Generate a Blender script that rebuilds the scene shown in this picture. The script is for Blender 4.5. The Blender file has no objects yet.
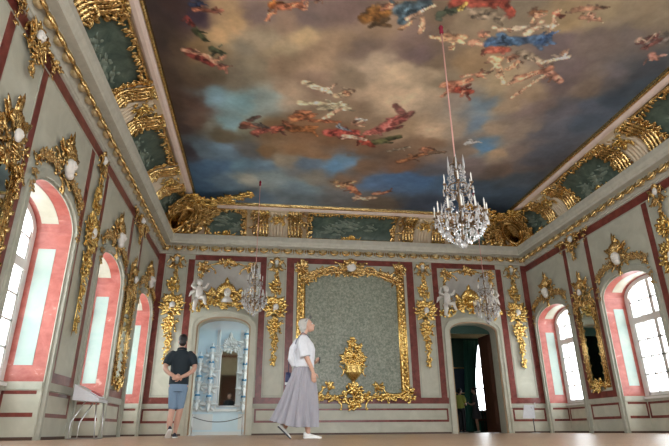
import bpy, bmesh, math, random
import numpy as np
from mathutils import Vector, Matrix, Euler

PI = math.pi
SC = bpy.context.scene
COL = SC.collection

# ---------------------------------------------------------------- camera, sky, exposure
WL, WR, D, FR = -3.27, 8.59, 15.6, -2.6        # left wall, right wall, far wall, wall behind the camera
HW = 6.5                                        # ceiling height
cam_data = bpy.data.cameras.new('camera')
cam = bpy.data.objects.new('camera', cam_data)
COL.objects.link(cam)
_r = Vector((0.99100969, -0.1336065, -0.00700693))
_u = Vector((-0.04340424, -0.37060238, 0.92777689))
_f = Vector((0.12655381, 0.91913175, 0.37306964))
cam.matrix_world = Matrix(((_r.x, _u.x, -_f.x, 0), (_r.y, _u.y, -_f.y, 0), (_r.z, _u.z, -_f.z, 0.1), (0, 0, 0, 1)))
cam_data.sensor_width = 36.0
cam_data.lens = 516.66 / 669 * 36.0
cam_data.clip_start = 0.02
cam_data.clip_end = 300
SC.camera = cam
world = bpy.data.worlds.new('daylight')
SC.world = world
world.use_nodes = True
_bg = world.node_tree.nodes['Background']
_bg.inputs[0].default_value = (0.93, 0.97, 1.0, 1)
_bg.inputs[1].default_value = 1.0
SC.view_settings.view_transform = 'Standard'
SC.view_settings.look = 'None'
SC.view_settings.gamma = 1
SC.view_settings.use_curve_mapping = False
SC.view_settings.exposure = 3.45
SC.cycles.max_bounces = 10
SC.cycles.diffuse_bounces = 6
SC.cycles.glossy_bounces = 4
SC.cycles.transmission_bounces = 6
SC.cycles.transparent_max_bounces = 12
SC.cycles.use_denoising = True
SC.cycles.caustics_reflective = False
SC.cycles.caustics_refractive = False


def portal(loc, rot, sx, sy):
    l = bpy.data.lights.new('daylight_opening', 'AREA')
    l.shape = 'RECTANGLE'; l.size = sx; l.size_y = sy
    l.cycles.is_portal = True
    o = bpy.data.objects.new('daylight_opening', l)
    o.location = loc; o.rotation_euler = rot
    COL.objects.link(o)


WIN_Y = [14.45, 11.05, 7.75, 4.35, 0.95]
for _y in WIN_Y:
    portal((WL - 0.70, _y, 2.2), (0, -PI / 2, 0), 2.9, 1.7)
    portal((WR + 0.70, _y, 2.2), (0, PI / 2, 0), 2.9, 1.7)

FRONT_FILL = (-1.9, 1.9)                    # unseen windows added behind the camera for fill light, offsets from the room's middle
for _x in FRONT_FILL:
    portal(((WL + WR) / 2 + _x, FR - .1, 2.4), (PI / 2, 0, 0), 2.9, 4.6)

# ---------------------------------------------------------------- materials
MATS = {}


def _new(name):
    m = bpy.data.materials.new(name); m.use_nodes = True
    MATS[name] = m
    nt = m.node_tree
    return m, nt, nt.nodes['Principled BSDF']


def stone(name, c0, c1, scale=3.0, rough=0.45, vein=None, bump=0.0, spec=0.4, stretch=(1, 1, 1), lo=.3, hi=.7):
    """Mottled stone, plaster or stucco marble in world coordinates."""
    m, nt, b = _new(name)
    N = nt.nodes; Lk = nt.links
    g = N.new('ShaderNodeNewGeometry')
    mp = N.new('ShaderNodeMapping'); mp.inputs['Scale'].default_value = stretch
    Lk.new(g.outputs['Position'], mp.inputs[0])
    n = N.new('ShaderNodeTexNoise'); n.inputs['Scale'].default_value = scale; n.inputs['Detail'].default_value = 6
    n.inputs['Roughness'].default_value = .62; n.inputs['Distortion'].default_value = .6
    Lk.new(mp.outputs[0], n.inputs['Vector'])
    r = N.new('ShaderNodeValToRGB')
    r.color_ramp.elements[0].position = lo; r.color_ramp.elements[0].color = (*c0, 1)
    r.color_ramp.elements[1].position = hi; r.color_ramp.elements[1].color = (*c1, 1)
    if vein:
        e = r.color_ramp.elements.new(hi - .06); e.color = (*c1, 1)
        r.color_ramp.elements[-1].color = (*vein, 1)
    Lk.new(n.outputs[0], r.inputs[0]); Lk.new(r.outputs[0], b.inputs['Base Color'])
    b.inputs['Roughness'].default_value = rough
    b.inputs['Specular IOR Level'].default_value = spec
    if bump:
        bp = N.new('ShaderNodeBump'); bp.inputs['Strength'].default_value = bump; bp.inputs['Distance'].default_value = .01
        Lk.new(n.outputs[0], bp.inputs['Height']); Lk.new(bp.outputs[0], b.inputs['Normal'])
    return m


def plain(name, c, rough=.5, metal=0.0, spec=.5, trans=0.0, ior=1.45):
    m, nt, b = _new(name)
    N = nt.nodes
    n = N.new('ShaderNodeTexNoise'); n.inputs['Scale'].default_value = 9
    mx = N.new('ShaderNodeMixRGB'); mx.blend_type = 'MULTIPLY'; mx.inputs[0].default_value = .18
    mx.inputs[1].default_value = (*c, 1)
    nt.links.new(n.outputs[0], mx.inputs[2]); nt.links.new(mx.outputs[0], b.inputs['Base Color'])
    b.inputs['Roughness'].default_value = rough; b.inputs['Metallic'].default_value = metal
    b.inputs['Specular IOR Level'].default_value = spec
    b.inputs['Transmission Weight'].default_value = trans; b.inputs['IOR'].default_value = ior
    return m


def gilt(name, c, dark, rough=.33, metal=.85):
    """Gold leaf with random darker patches that put crevice shade into the colour."""
    m, nt, b = _new(name)
    N = nt.nodes; Lk = nt.links
    g = N.new('ShaderNodeNewGeometry')
    n = N.new('ShaderNodeTexNoise'); n.inputs['Scale'].default_value = 28; n.inputs['Detail'].default_value = 3
    Lk.new(g.outputs['Position'], n.inputs['Vector'])
    r = N.new('ShaderNodeValToRGB')
    r.color_ramp.elements[0].position = .33; r.color_ramp.elements[0].color = (*dark, 1)
    r.color_ramp.elements[1].position = .55; r.color_ramp.elements[1].color = (*c, 1)
    Lk.new(n.outputs[0], r.inputs[0]); Lk.new(r.outputs[0], b.inputs['Base Color'])
    b.inputs['Metallic'].default_value = metal; b.inputs['Roughness'].default_value = rough
    bp = N.new('ShaderNodeBump'); bp.inputs['Strength'].default_value = .5; bp.inputs['Distance'].default_value = .02
    Lk.new(n.outputs[0], bp.inputs['Height']); Lk.new(bp.outputs[0], b.inputs['Normal'])
    return m


stone('mint', (.44, .435, .345), (.57, .56, .46), 2.2, .38)
stone('mint_trim', (.37, .37, .30), (.46, .455, .375), 5, .45)
stone('red', (.105, .022, .017), (.235, .058, .045), 5, .3, vein=(.30, .12, .095))
stone('coral', (.30, .060, .045), (.44, .13, .10), 4, .35, vein=(.56, .30, .25), stretch=(1, 1, 1.6))
stone('reveal_mint', (.29, .40, .37), (.42, .48, .42), 2.6, .35)
stone('reveal_cream', (.42, .40, .31), (.50, .47, .38), 2.6, .4)
stone('cornice', (.46, .44, .36), (.58, .56, .47), 6, .55)
stone('cove_plaster', (.54, .39, .23), (.70, .53, .35), 4, .6)
stone('cream', (.64, .51, .35), (.78, .65, .48), 5, .55)
stone('frame_pink', (.76, .60, .52), (.86, .72, .64), 3, .5)
stone('stucco', (.74, .70, .63), (.86, .82, .76), 12, .55)
stone('tarnish', (.15, .18, .13), (.37, .385, .30), 18, .38, lo=.36, hi=.64, spec=.5)
stone('grey_panel', (.42, .40, .36), (.52, .50, .45), 4, .5)
gilt('gold', (.88, .62, .26), (.22, .11, .035), .24, .95)
gilt('gold_bright', (.97, .70, .25), (.34, .18, .045), .22, .95)
gilt('pale_gold', (.80, .66, .40), (.60, .45, .22), .35, .6)
gilt('gold_dark', (.62, .42, .18), (.22, .12, .05), .4, .8)
stone('grisaille', (.040, .065, .052), (.115, .155, .12), 4.5, .5, vein=(.20, .245, .19))
stone('grisaille_figure', (.13, .17, .13), (.26, .30, .235), 9, .6)
plain('tan_edge', (.42, .31, .20), .5)
plain('white_paint', (.70, .72, .72), .4)
plain('window_paint', (.80, .81, .78), .45)
plain('ceiling_plaster', (.70, .66, .58), .7)
plain('candle', (.93, .91, .84), .5)
plain('bronze', (.20, .13, .075), .4, .6)
plain('rope_red', (.62, .33, .28), .8)
plain('tassel_red', (.28, .02, .045), .8)
plain('mirror_glass', (.62, .66, .62), .04, 1.0)
plain('skin', (.62, .37, .27), .55)
plain('skin_tan', (.60, .35, .26), .55)
plain('hair_grey', (.50, .48, .44), .6)
plain('hair_dark', (.008, .006, .006), .5)
plain('shirt_white', (.74, .76, .80), .8)
plain('skirt_grey', (.38, .37, .41), .85)
plain('polo', (.012, .022, .030), .8)
plain('denim', (.20, .30, .42), .85)
plain('shoe_navy', (.012, .015, .03), .6)
plain('shoe_white', (.84, .84, .81), .6)
plain('black', (.012, .012, .014), .5)
plain('bag_blue', (.03, .04, .10), .5)
plain('dark_wood', (.085, .036, .020), .4)
plain('green_wall', (.02, .06, .045), .7)
plain('green_drape', (.03, .13, .10), .8)
plain('sheer', (.85, .87, .86), .9)
plain('picture_dark', (.02, .035, .06), .4)
plain('blue_wall', (.62, .76, .84), .6)
plain('blue_glaze', (.10, .26, .42), .2)
plain('porcelain', (.70, .76, .80), .2)
plain('steel', (.62, .62, .62), .3, .9)
plain('board_white', (.80, .82, .86), .4)
plain('leaflet_red', (.55, .12, .12), .6)
plain('lip', (.45, .17, .15), .5)
plain('yellow_green', (.50, .55, .12), .8)
plain('charcoal', (.09, .09, .10), .8)
plain('baseboard_dark', (.10, .055, .04), .5)

# pane: almost clear window glass
m, nt, b = _new('pane')
tr = nt.nodes.new('ShaderNodeBsdfTransparent'); gl = nt.nodes.new('ShaderNodeBsdfGlossy'); mx = nt.nodes.new('ShaderNodeMixShader')
tr.inputs[0].default_value = (.95, .97, .97, 1); gl.inputs['Roughness'].default_value = .03; mx.inputs[0].default_value = .06
nt.links.new(tr.outputs[0], mx.inputs[1]); nt.links.new(gl.outputs[0], mx.inputs[2])
nt.links.new(mx.outputs[0], nt.nodes['Material Output'].inputs[0])
# cut crystal
m, nt, b = _new('crystal')
b.inputs['Base Color'].default_value = (.86, .86, .85, 1); b.inputs['Roughness'].default_value = .08
b.inputs['Transmission Weight'].default_value = .55; b.inputs['IOR'].default_value = 1.55
b.inputs['Specular IOR Level'].default_value = .9
# parquet
m, nt, b = _new('parquet')
N = nt.nodes; Lk = nt.links
g = N.new('ShaderNodeNewGeometry')
mp = N.new('ShaderNodeMapping'); mp.inputs['Rotation'].default_value = (0, 0, PI / 4)
Lk.new(g.outputs['Position'], mp.inputs[0])
br = N.new('ShaderNodeTexBrick'); br.inputs['Scale'].default_value = 2.2
br.inputs['Color1'].default_value = (.46, .30, .19, 1); br.inputs['Color2'].default_value = (.56, .38, .25, 1)
br.inputs['Mortar'].default_value = (.16, .085, .045, 1); br.inputs['Mortar Size'].default_value = .006
Lk.new(mp.outputs[0], br.inputs['Vector'])
n = N.new('ShaderNodeTexNoise'); n.inputs['Scale'].default_value = 14
mp2 = N.new('ShaderNodeMapping'); mp2.inputs['Scale'].default_value = (1, 9, 1)
Lk.new(mp.outputs[0], mp2.inputs[0]); Lk.new(mp2.outputs[0], n.inputs['Vector'])
mx = N.new('ShaderNodeMixRGB'); mx.blend_type = 'MULTIPLY'; mx.inputs[0].default_value = .35
Lk.new(br.outputs[0], mx.inputs[1]); Lk.new(n.outputs[0], mx.inputs[2]); Lk.new(mx.outputs[0], b.inputs['Base Color'])
b.inputs['Roughness'].default_value = .34; b.inputs['Specular IOR Level'].default_value = .35
# painted canvas of the ceiling
m, nt, b = _new('ceiling_canvas')
N = nt.nodes; Lk = nt.links
va = N.new('ShaderNodeVertexColor'); va.layer_name = 'paint'
g = N.new('ShaderNodeNewGeometry')
n = N.new('ShaderNodeTexNoise'); n.inputs['Scale'].default_value = 5; n.inputs['Detail'].default_value = 8; n.inputs['Roughness'].default_value = .7
Lk.new(g.outputs['Position'], n.inputs['Vector'])
r = N.new('ShaderNodeValToRGB')
r.color_ramp.elements[0].position = .25; r.color_ramp.elements[0].color = (.72, .72, .72, 1)
r.color_ramp.elements[1].position = .75; r.color_ramp.elements[1].color = (1.0, 1.0, 1.0, 1)
mx = N.new('ShaderNodeMixRGB'); mx.blend_type = 'MULTIPLY'; mx.inputs[0].default_value = 1
Lk.new(n.outputs[0], r.inputs[0]); Lk.new(va.outputs[0], mx.inputs[1]); Lk.new(r.outputs[0], mx.inputs[2])
Lk.new(mx.outputs[0], b.inputs['Base Color']); b.inputs['Roughness'].default_value = .6; b.inputs['Specular IOR Level'].default_value = .25


# ---------------------------------------------------------------- geometry helpers
def V(*a):
    return Vector(a)


def P(u, v, w=0.0):
    """Ornament space (u along the wall, v up, w out of the wall) to object space (-y is out)."""
    return Vector((u, -w, v))


class G:
    """Collects faces of one mesh."""
    def __init__(self):
        self.v = []; self.f = []; self.m = []; self.s = []

    def add(self, vs, fs, mat=0, smooth=True):
        o = len(self.v)
        self.v.extend(tuple(x) for x in vs)
        for f in fs:
            self.f.append(tuple(i + o for i in f)); self.m.append(mat); self.s.append(smooth)

    def quad(self, a, b, c, d, mat=0):
        self.add([a, b, c, d], [(0, 1, 2, 3)], mat, False)

    def hexa(self, p, mat=0):
        self.add(p, [(0, 3, 2, 1), (4, 5, 6, 7), (0, 1, 5, 4), (1, 2, 6, 5), (2, 3, 7, 6), (3, 0, 4, 7)], mat, False)

    def box(self, x0, x1, y0, y1, z0, z1, mat=0):
        self.hexa([(x0, y0, z0), (x1, y0, z0), (x1, y1, z0), (x0, y1, z0), (x0, y0, z1), (x1, y0, z1), (x1, y1, z1), (x0, y1, z1)], mat)

    def rings(self, R, mat=0, smooth=True, caps=True, closed=True):
        n = len(R[0]); vs = [p for r in R for p in r]; fs = []
        for i in range(len(R) - 1):
            for j in range(n if closed else n - 1):
                k = (j + 1) % n
                fs.append((i * n + j, i * n + k, (i + 1) * n + k, (i + 1) * n + j))
        if caps and closed:
            fs.append(tuple(range(n - 1, -1, -1))); fs.append(tuple((len(R) - 1) * n + j for j in range(n)))
        self.add(vs, fs, mat, smooth)

    def tube(self, pts, rad, n=6, mat=0, caps=True, normal=None, flat=1.0):
        pts = [Vector(p) for p in pts]
        if not hasattr(rad, '__len__'): rad = [rad] * len(pts)
        R = []; nv = Vector(normal) if normal is not None else None
        prev = None
        for i, p in enumerate(pts):
            t = (pts[min(i + 1, len(pts) - 1)] - pts[max(i - 1, 0)])
            t = t.normalized() if t.length > 1e-9 else Vector((0, 0, 1))
            if nv is not None: a = nv - t * nv.dot(t)
            elif prev is None:
                h = Vector((0, 0, 1)) if abs(t.z) < .9 else Vector((1, 0, 0)); a = h - t * h.dot(t)
            else: a = prev - t * prev.dot(t)
            if a.length < 1e-6: a = t.orthogonal()
            a.normalize(); prev = a; s = t.cross(a)
            r = rad[i]
            R.append([p + s * (r * math.cos(2 * PI * k / n)) + a * (r * flat * math.sin(2 * PI * k / n)) for k in range(n)])
        self.rings(R, mat, True, caps)

    def ball(self, c, rx, ry=None, rz=None, mat=0, nu=10, nv=6, rot=None):
        ry = rx if ry is None else ry; rz = rx if rz is None else rz; c = Vector(c)
        vs = []; fs = []
        for i in range(nv + 1):
            th = PI * i / nv
            for j in range(nu):
                ph = 2 * PI * j / nu
                q = Vector((rx * math.sin(th) * math.cos(ph), ry * math.sin(th) * math.sin(ph), rz * math.cos(th)))
                vs.append(c + (rot @ q if rot else q))
        for i in range(nv):
            for j in range(nu):
                k = (j + 1) % nu
                fs.append((i * nu + j, (i + 1) * nu + j, (i + 1) * nu + k, i * nu + k))
        self.add(vs, fs, mat)

    def lathe(self, prof, c=(0, 0, 0), n=16, mat=0):
        c = Vector(c)
        self.rings([[c + V(r * math.cos(2 * PI * k / n), r * math.sin(2 * PI * k / n), z) for k in range(n)] for r, z in prof], mat)

    # ----- rococo vocabulary, in ornament space
    def scroll(self, u, v, ang, L, k, c0, c1, r, w=.03, n=13, mat=0, bead=True):
        """A tapering scroll through (u, v) with mid curvature k and volutes c0, c1 at its ends."""
        h = L / 2; A = []; B = []
        for c, sgn, out in ((c1, 1, A), (c0, -1, B)):
            x, y, a = u, v, ang + (PI if sgn < 0 else 0)
            for i in range(n):
                t = (i + .5) / n
                kk = (k + (c - k) * t ** 3) * sgn
                a += kk * h / n
                x += math.cos(a) * h / n; y += math.sin(a) * h / n
                out.append((x, y, (i + 1) / n))
        path = [(x, y, -t) for x, y, t in reversed(B)] + [(u, v, 0)] + A
        self.tube([P(x, y, w + .012 * abs(t)) for x, y, t in path], [r * (1 - .55 * abs(t)) for x, y, t in path], 6, mat, normal=(0, -1, 0), flat=.9)
        if bead:
            for e in (path[0], path[-1]):
                self.ball(P(e[0], e[1], w + .015), r * .95, mat=mat, nu=7, nv=5)

    def leaf(self, u, v, ang, L, wd, w=.025, lift=.05, bend=0.0, mat=0, n=6):
        """A single acanthus blade growing from (u, v)."""
        pts = []; rs = []
        x, y, a = u, v, ang
        for i in range(n + 1):
            t = i / n
            pts.append(P(x, y, w + lift * math.sin(t * PI * .62)))
            rs.append(max(wd * math.sin(PI * (.12 + .86 * t)) ** .8, .002))
            a += bend / n; x += math.cos(a) * L / n; y += math.sin(a) * L / n
        self.tube(pts, rs, 6, mat, normal=(0, -1, 0), flat=.38)

    def acanthus(self, u, v, ang, L, wd, w=.02, bend=0.0, mat=0, lobes=3):
        self.leaf(u, v, ang, L, wd * .55, w + .02, .05, bend, mat)
        for i in range(lobes):
            t = (i + .4) / (lobes + .6)
            a = ang + bend * t * .5
            x = u + math.cos(a) * L * t * .8; y = v + math.sin(a) * L * t * .8
            for s in (-1, 1):
                self.leaf(x, y, a + s * .75, L * .48 * (1 - .45 * t), wd * .42, w, .04, -s * .5, mat, 5)

    def flower(self, u, v, r, w=.03, mat=0, n=5, ph=0.0):
        self.ball(P(u, v, w + r * .35), r * .36, mat=mat, nu=6, nv=4)
        for k in range(n):
            a = ph + 2 * PI * k / n
            self.leaf(u + math.cos(a) * r * .2, v + math.sin(a) * r * .2, a, r * .85, r * .38, w, r * .3, 0, mat, 4)

    def shell(self, u, v, ang, R, spread=2.4, n=9, w=.02, mat=0, r=None):
        for k in range(n):
            a = ang + spread * (k / (n - 1) - .5)
            rr = (r or R * .11)
            L = R * (1 - .18 * abs(k / (n - 1) - .5) * 2)
            self.tube([P(u + math.cos(a) * L * t, v + math.sin(a) * L * t, w + .06 * math.sin(t * PI * .75) * R / .3) for t in (0.06, .3, .6, .85, 1)],
                      [rr * .35, rr * .65, rr, rr * 1.12, rr * .75], 6, mat)

    def spray(self, rng, u, v, ang, L, n, size, w=.02, width=.12, mat=0):
        """Foliage packed along a line: dense gilded sprig."""
        for i in range(n):
            t = rng.random()
            x = u + math.cos(ang) * L * t - math.sin(ang) * rng.uniform(-width, width) * (1 - .6 * t)
            y = v + math.sin(ang) * L * t + math.cos(ang) * rng.uniform(-width, width) * (1 - .6 * t)
            self.leaf(x, y, ang + rng.uniform(-1.3, 1.3), size * rng.uniform(.6, 1.2), size * rng.uniform(.2, .34), w + rng.uniform(0, .04), size * .45, rng.uniform(-1.4, 1.4), mat, 5)

    def patch(self, rng, cu, cv, ru, rv, n, size, w=.02, mat=0):
        for i in range(n):
            a = rng.uniform(0, 2 * PI); q = math.sqrt(rng.random())
            x = cu + ru * q * math.cos(a); y = cv + rv * q * math.sin(a)
            d = math.atan2(y - cv, x - cu) + rng.uniform(-.9, .9)
            if rng.random() < .72:
                self.leaf(x, y, d, size * rng.uniform(.6, 1.25), size * rng.uniform(.2, .34), w + .05 * (1 - q), size * .5, rng.uniform(-1.5, 1.5), mat, 5)
            elif rng.random() < .6:
                self.scroll(x, y, d, size * 1.5, 2 / size * .3, 3.2 / size, 2.2 / size, size * .12, w + .03 * (1 - q), 7, mat)
            else:
                self.flower(x, y, size * .42, w + .03 * (1 - q), mat, 5, d)

    def mesh(self, name, mats, xf=None):
        me = bpy.data.meshes.new(name)
        vs = [tuple(xf(Vector(q))) for q in self.v] if xf else self.v
        me.from_pydata(vs, [], self.f)
        for mt in mats: me.materials.append(MATS[mt])
        me.polygons.foreach_set('material_index', self.m)
        me.polygons.foreach_set('use_smooth', self.s)
        me.update()
        return me


def link(name, me, parent=None, loc=None, rotz=None):
    o = bpy.data.objects.new(name, me); COL.objects.link(o)
    if parent is not None: o.parent = parent
    if loc is not None: o.location = loc
    if rotz is not None: o.rotation_euler = (0, 0, rotz)
    return o


def part(name, g, mats, parent, xf=None):
    if isinstance(mats, str): mats = [mats]
    return link(name, g.mesh(name, mats, xf), parent)


def thing(name, label, cat, loc=(0, 0, 0), rotz=0.0, group=None):
    o = bpy.data.objects.new(name, None); COL.objects.link(o)
    o.empty_display_size = .1
    o.location = loc; o.rotation_euler = (0, 0, rotz)
    o['label'] = label; o['category'] = cat
    if group: o['group'] = group
    return o


def struct(name, g, mats, parent=None):
    if isinstance(mats, str): mats = [mats]
    o = link(name, g.mesh(name, mats), parent)
    o['kind'] = 'structure'
    return o


PROTO = {}


def pieces(g, gap=.02, most=8):
    """Split a mesh builder into its spatially separate clusters."""
    par = list(range(len(g.v)))
    def fd(a):
        while par[a] != a: par[a] = par[par[a]]; a = par[a]
        return a
    for f in g.f:
        r0 = fd(f[0])
        for i in f[1:]: par[fd(i)] = r0
    box = {}
    for i, p in enumerate(g.v):
        r_ = fd(i); b_ = box.setdefault(r_, [list(p), list(p)])
        for k in range(3):
            b_[0][k] = min(b_[0][k], p[k]); b_[1][k] = max(b_[1][k], p[k])
    ks = list(box); lead = {k: k for k in ks}
    def fl(a):
        while lead[a] != a: a = lead[a]
        return a
    for i, a in enumerate(ks):
        A = box[a]
        for c in ks[i + 1:]:
            B_ = box[c]
            if all(A[0][k] - gap <= B_[1][k] and B_[0][k] - gap <= A[1][k] for k in range(3)):
                ra, rc = fl(a), fl(c)
                if ra != rc: lead[rc] = ra
    out = {}
    for f, m_, s_ in zip(g.f, g.m, g.s):
        h = out.setdefault(fl(fd(f[0])), (G(), {}))
        for i in f:
            if i not in h[1]: h[1][i] = len(h[0].v); h[0].v.append(g.v[i])
        h[0].f.append(tuple(h[1][i] for i in f)); h[0].m.append(m_); h[0].s.append(s_)
    L = [h[0] for h in out.values()]
    return L if 1 < len(L) <= most else [g]


def proto(name, parts):
    """parts: list of (part name, G, material[, own label]) - meshes kept for every copy of this thing."""
    L = []
    for q in parts:
        for h in pieces(q[1]):
            L.append((q[0], h.mesh(q[0], [q[2]] if isinstance(q[2], str) else q[2]), q[3] if len(q) > 3 else None))
    PROTO[name] = L


def place(name, label, cat, loc, rotz=0.0, group=None, scale=None, which=None):
    t = thing(name, label, cat, loc, rotz, group)
    if scale: t.scale = scale
    for pn, me, lb in PROTO[which or name]:
        o = link(pn, me, t)
        if lb: o['label'] = lb
    return t


SIDE_ROT = {'B': 0.0, 'L': PI / 2, 'R': -PI / 2, 'F': PI}


def at(side, s, z, out=0.0):
    """Point on a wall: s along it, z up."""
    return {'B': (s, D - out, z), 'L': (WL + out, s, z), 'R': (WR - out, s, z), 'F': (s, FR + out, z)}[side]


def mapper(side):
    """(s along the wall, w out, v up) -> world."""
    return {'B': lambda s, w, v: (s, D - w, v), 'L': lambda s, w, v: (WL + w, s, v),
            'R': lambda s, w, v: (WR - w, s, v), 'F': lambda s, w, v: (s, FR + w, v)}[side]

# ---------------------------------------------------------------- the shell
CX = (WL + WR) / 2
g = G(); g.quad((WL - 1.2, FR - 1, 0), (WR + 2.6, FR - 1, 0), (WR + 2.6, 21.6, 0), (WL - 1.2, 21.6, 0))
struct('floor', g, 'parquet')
g = G(); g.box(WL - .05, WR + .05, FR - .05, D + .05, HW + .012, HW + .2)
struct('ceiling', g, 'ceiling_plaster')

HWIN, SPRING, RISE, SILL, REV = .90, 3.16, .42, .80, .66


def arch_v(x, hw, spring, rise, pw=2.3, pq=.55):
    q = min(abs(x) / hw, 1.0)
    return spring + rise * (1 - q ** pw) ** pq


def arch_poly(c, hw, v0, spring, rise, n=22):
    """Outline of an arched opening from bottom left over the arch to bottom right."""
    pts = [(c - hw, v0), (c - hw, spring)]
    for i in range(1, n):
        x = -math.cos(PI * i / n) * hw
        pts.append((c + x, arch_v(x, hw, spring, rise)))
    pts += [(c + hw, spring), (c + hw, v0)]
    return pts


def frame_poly(c, hw, wd, v0, spring, rise, n=22):
    inner = arch_poly(c, hw, v0, spring, rise, n); outer = []
    for i, (x, v) in enumerate(inner):
        if i in (0, 1): outer.append((x - wd, v))
        elif i >= len(inner) - 2: outer.append((x + wd, v))
        else:
            a, b = inner[i - 1], inner[i + 1]
            t = Vector((b[0] - a[0], b[1] - a[1])).normalized()
            outer.append((x - t.y * wd, v + t.x * wd))
    return inner, outer


def wall_face(g, mp, s0, s1, h, openings, mat=0):
    """Front face of a wall with arched openings (c, hw, spring, rise) that reach the floor."""
    cur = s0
    for c, hw, spring, rise in sorted(openings):
        g.quad(mp(cur, 0, 0), mp(c - hw, 0, 0), mp(c - hw, 0, h), mp(cur, 0, h), mat)
        po = arch_poly(c, hw, 0, spring, rise)[1:-1]
        for a, b in zip(po[:-1], po[1:]):
            g.quad(mp(a[0], 0, a[1]), mp(b[0], 0, b[1]), mp(b[0], 0, h), mp(a[0], 0, h), mat)
        cur = c + hw
    g.quad(mp(cur, 0, 0), mp(s1, 0, 0), mp(s1, 0, h), mp(cur, 0, h), mat)


def strip(g, mp, s0, s1, v0, v1, th, mat, base=0.0):
    """A raised band on a wall."""
    g.hexa([mp(s0, base - .002, v0), mp(s1, base - .002, v0), mp(s1, base + th, v0), mp(s0, base + th, v0), mp(s0, base - .002, v1), mp(s1, base - .002, v1), mp(s1, base + th, v1), mp(s0, base + th, v1)], mat)


def casing(g, mp, c, hw, wd, spring, rise, th, mat, v0=0.0, steps=((0, 1),)):
    inner, outer = frame_poly(c, hw, wd, v0, spring, rise)
    for i in range(len(inner) - 1):
        a, b, p, q = inner[i], inner[i + 1], outer[i], outer[i + 1]
        for (f0, f1, h) in steps:
            A = (a[0] + (p[0] - a[0]) * f0, a[1] + (p[1] - a[1]) * f0); P_ = (a[0] + (p[0] - a[0]) * f1, a[1] + (p[1] - a[1]) * f1)
            B_ = (b[0] + (q[0] - b[0]) * f0, b[1] + (q[1] - b[1]) * f0); Q_ = (b[0] + (q[0] - b[0]) * f1, b[1] + (q[1] - b[1]) * f1)
            g.hexa([mp(A[0], 0, A[1]), mp(B_[0], 0, B_[1]), mp(Q_[0], 0, Q_[1]), mp(P_[0], 0, P_[1]), mp(A[0], h, A[1]), mp(B_[0], h, B_[1]), mp(Q_[0], h, Q_[1]), mp(P_[0], h, P_[1])], mat)


STEPS = ((0, .22, .016), (.22, .74, .07), (.74, 1, .05))
WMAT = ['mint', 'red', 'mint_trim', 'coral', 'reveal_mint', 'reveal_cream', 'baseboard_dark']


def dado(g, mp, s0, s1, base=0.0, top=True):
    """Low wall panelling: ledge, two thin red lines and a dark foot."""
    strip(g, mp, s0, s1, .70, .82, .035 if top else .012, 2, base)
    e = .05
    strip(g, mp, s0 + e, s1 - e, .64, .69, .006, 1, base); strip(g, mp, s0 + e, s1 - e, .32, .38, .006, 1, base)
    if s1 - s0 > .5:
        strip(g, mp, s0 + e, s0 + e + .05, .38, .64, .006, 1, base); strip(g, mp, s1 - e - .05, s1 - e, .38, .64, .006, 1, base)
    strip(g, mp, s0, s1, 0, .045, .014, 6, base)


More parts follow.
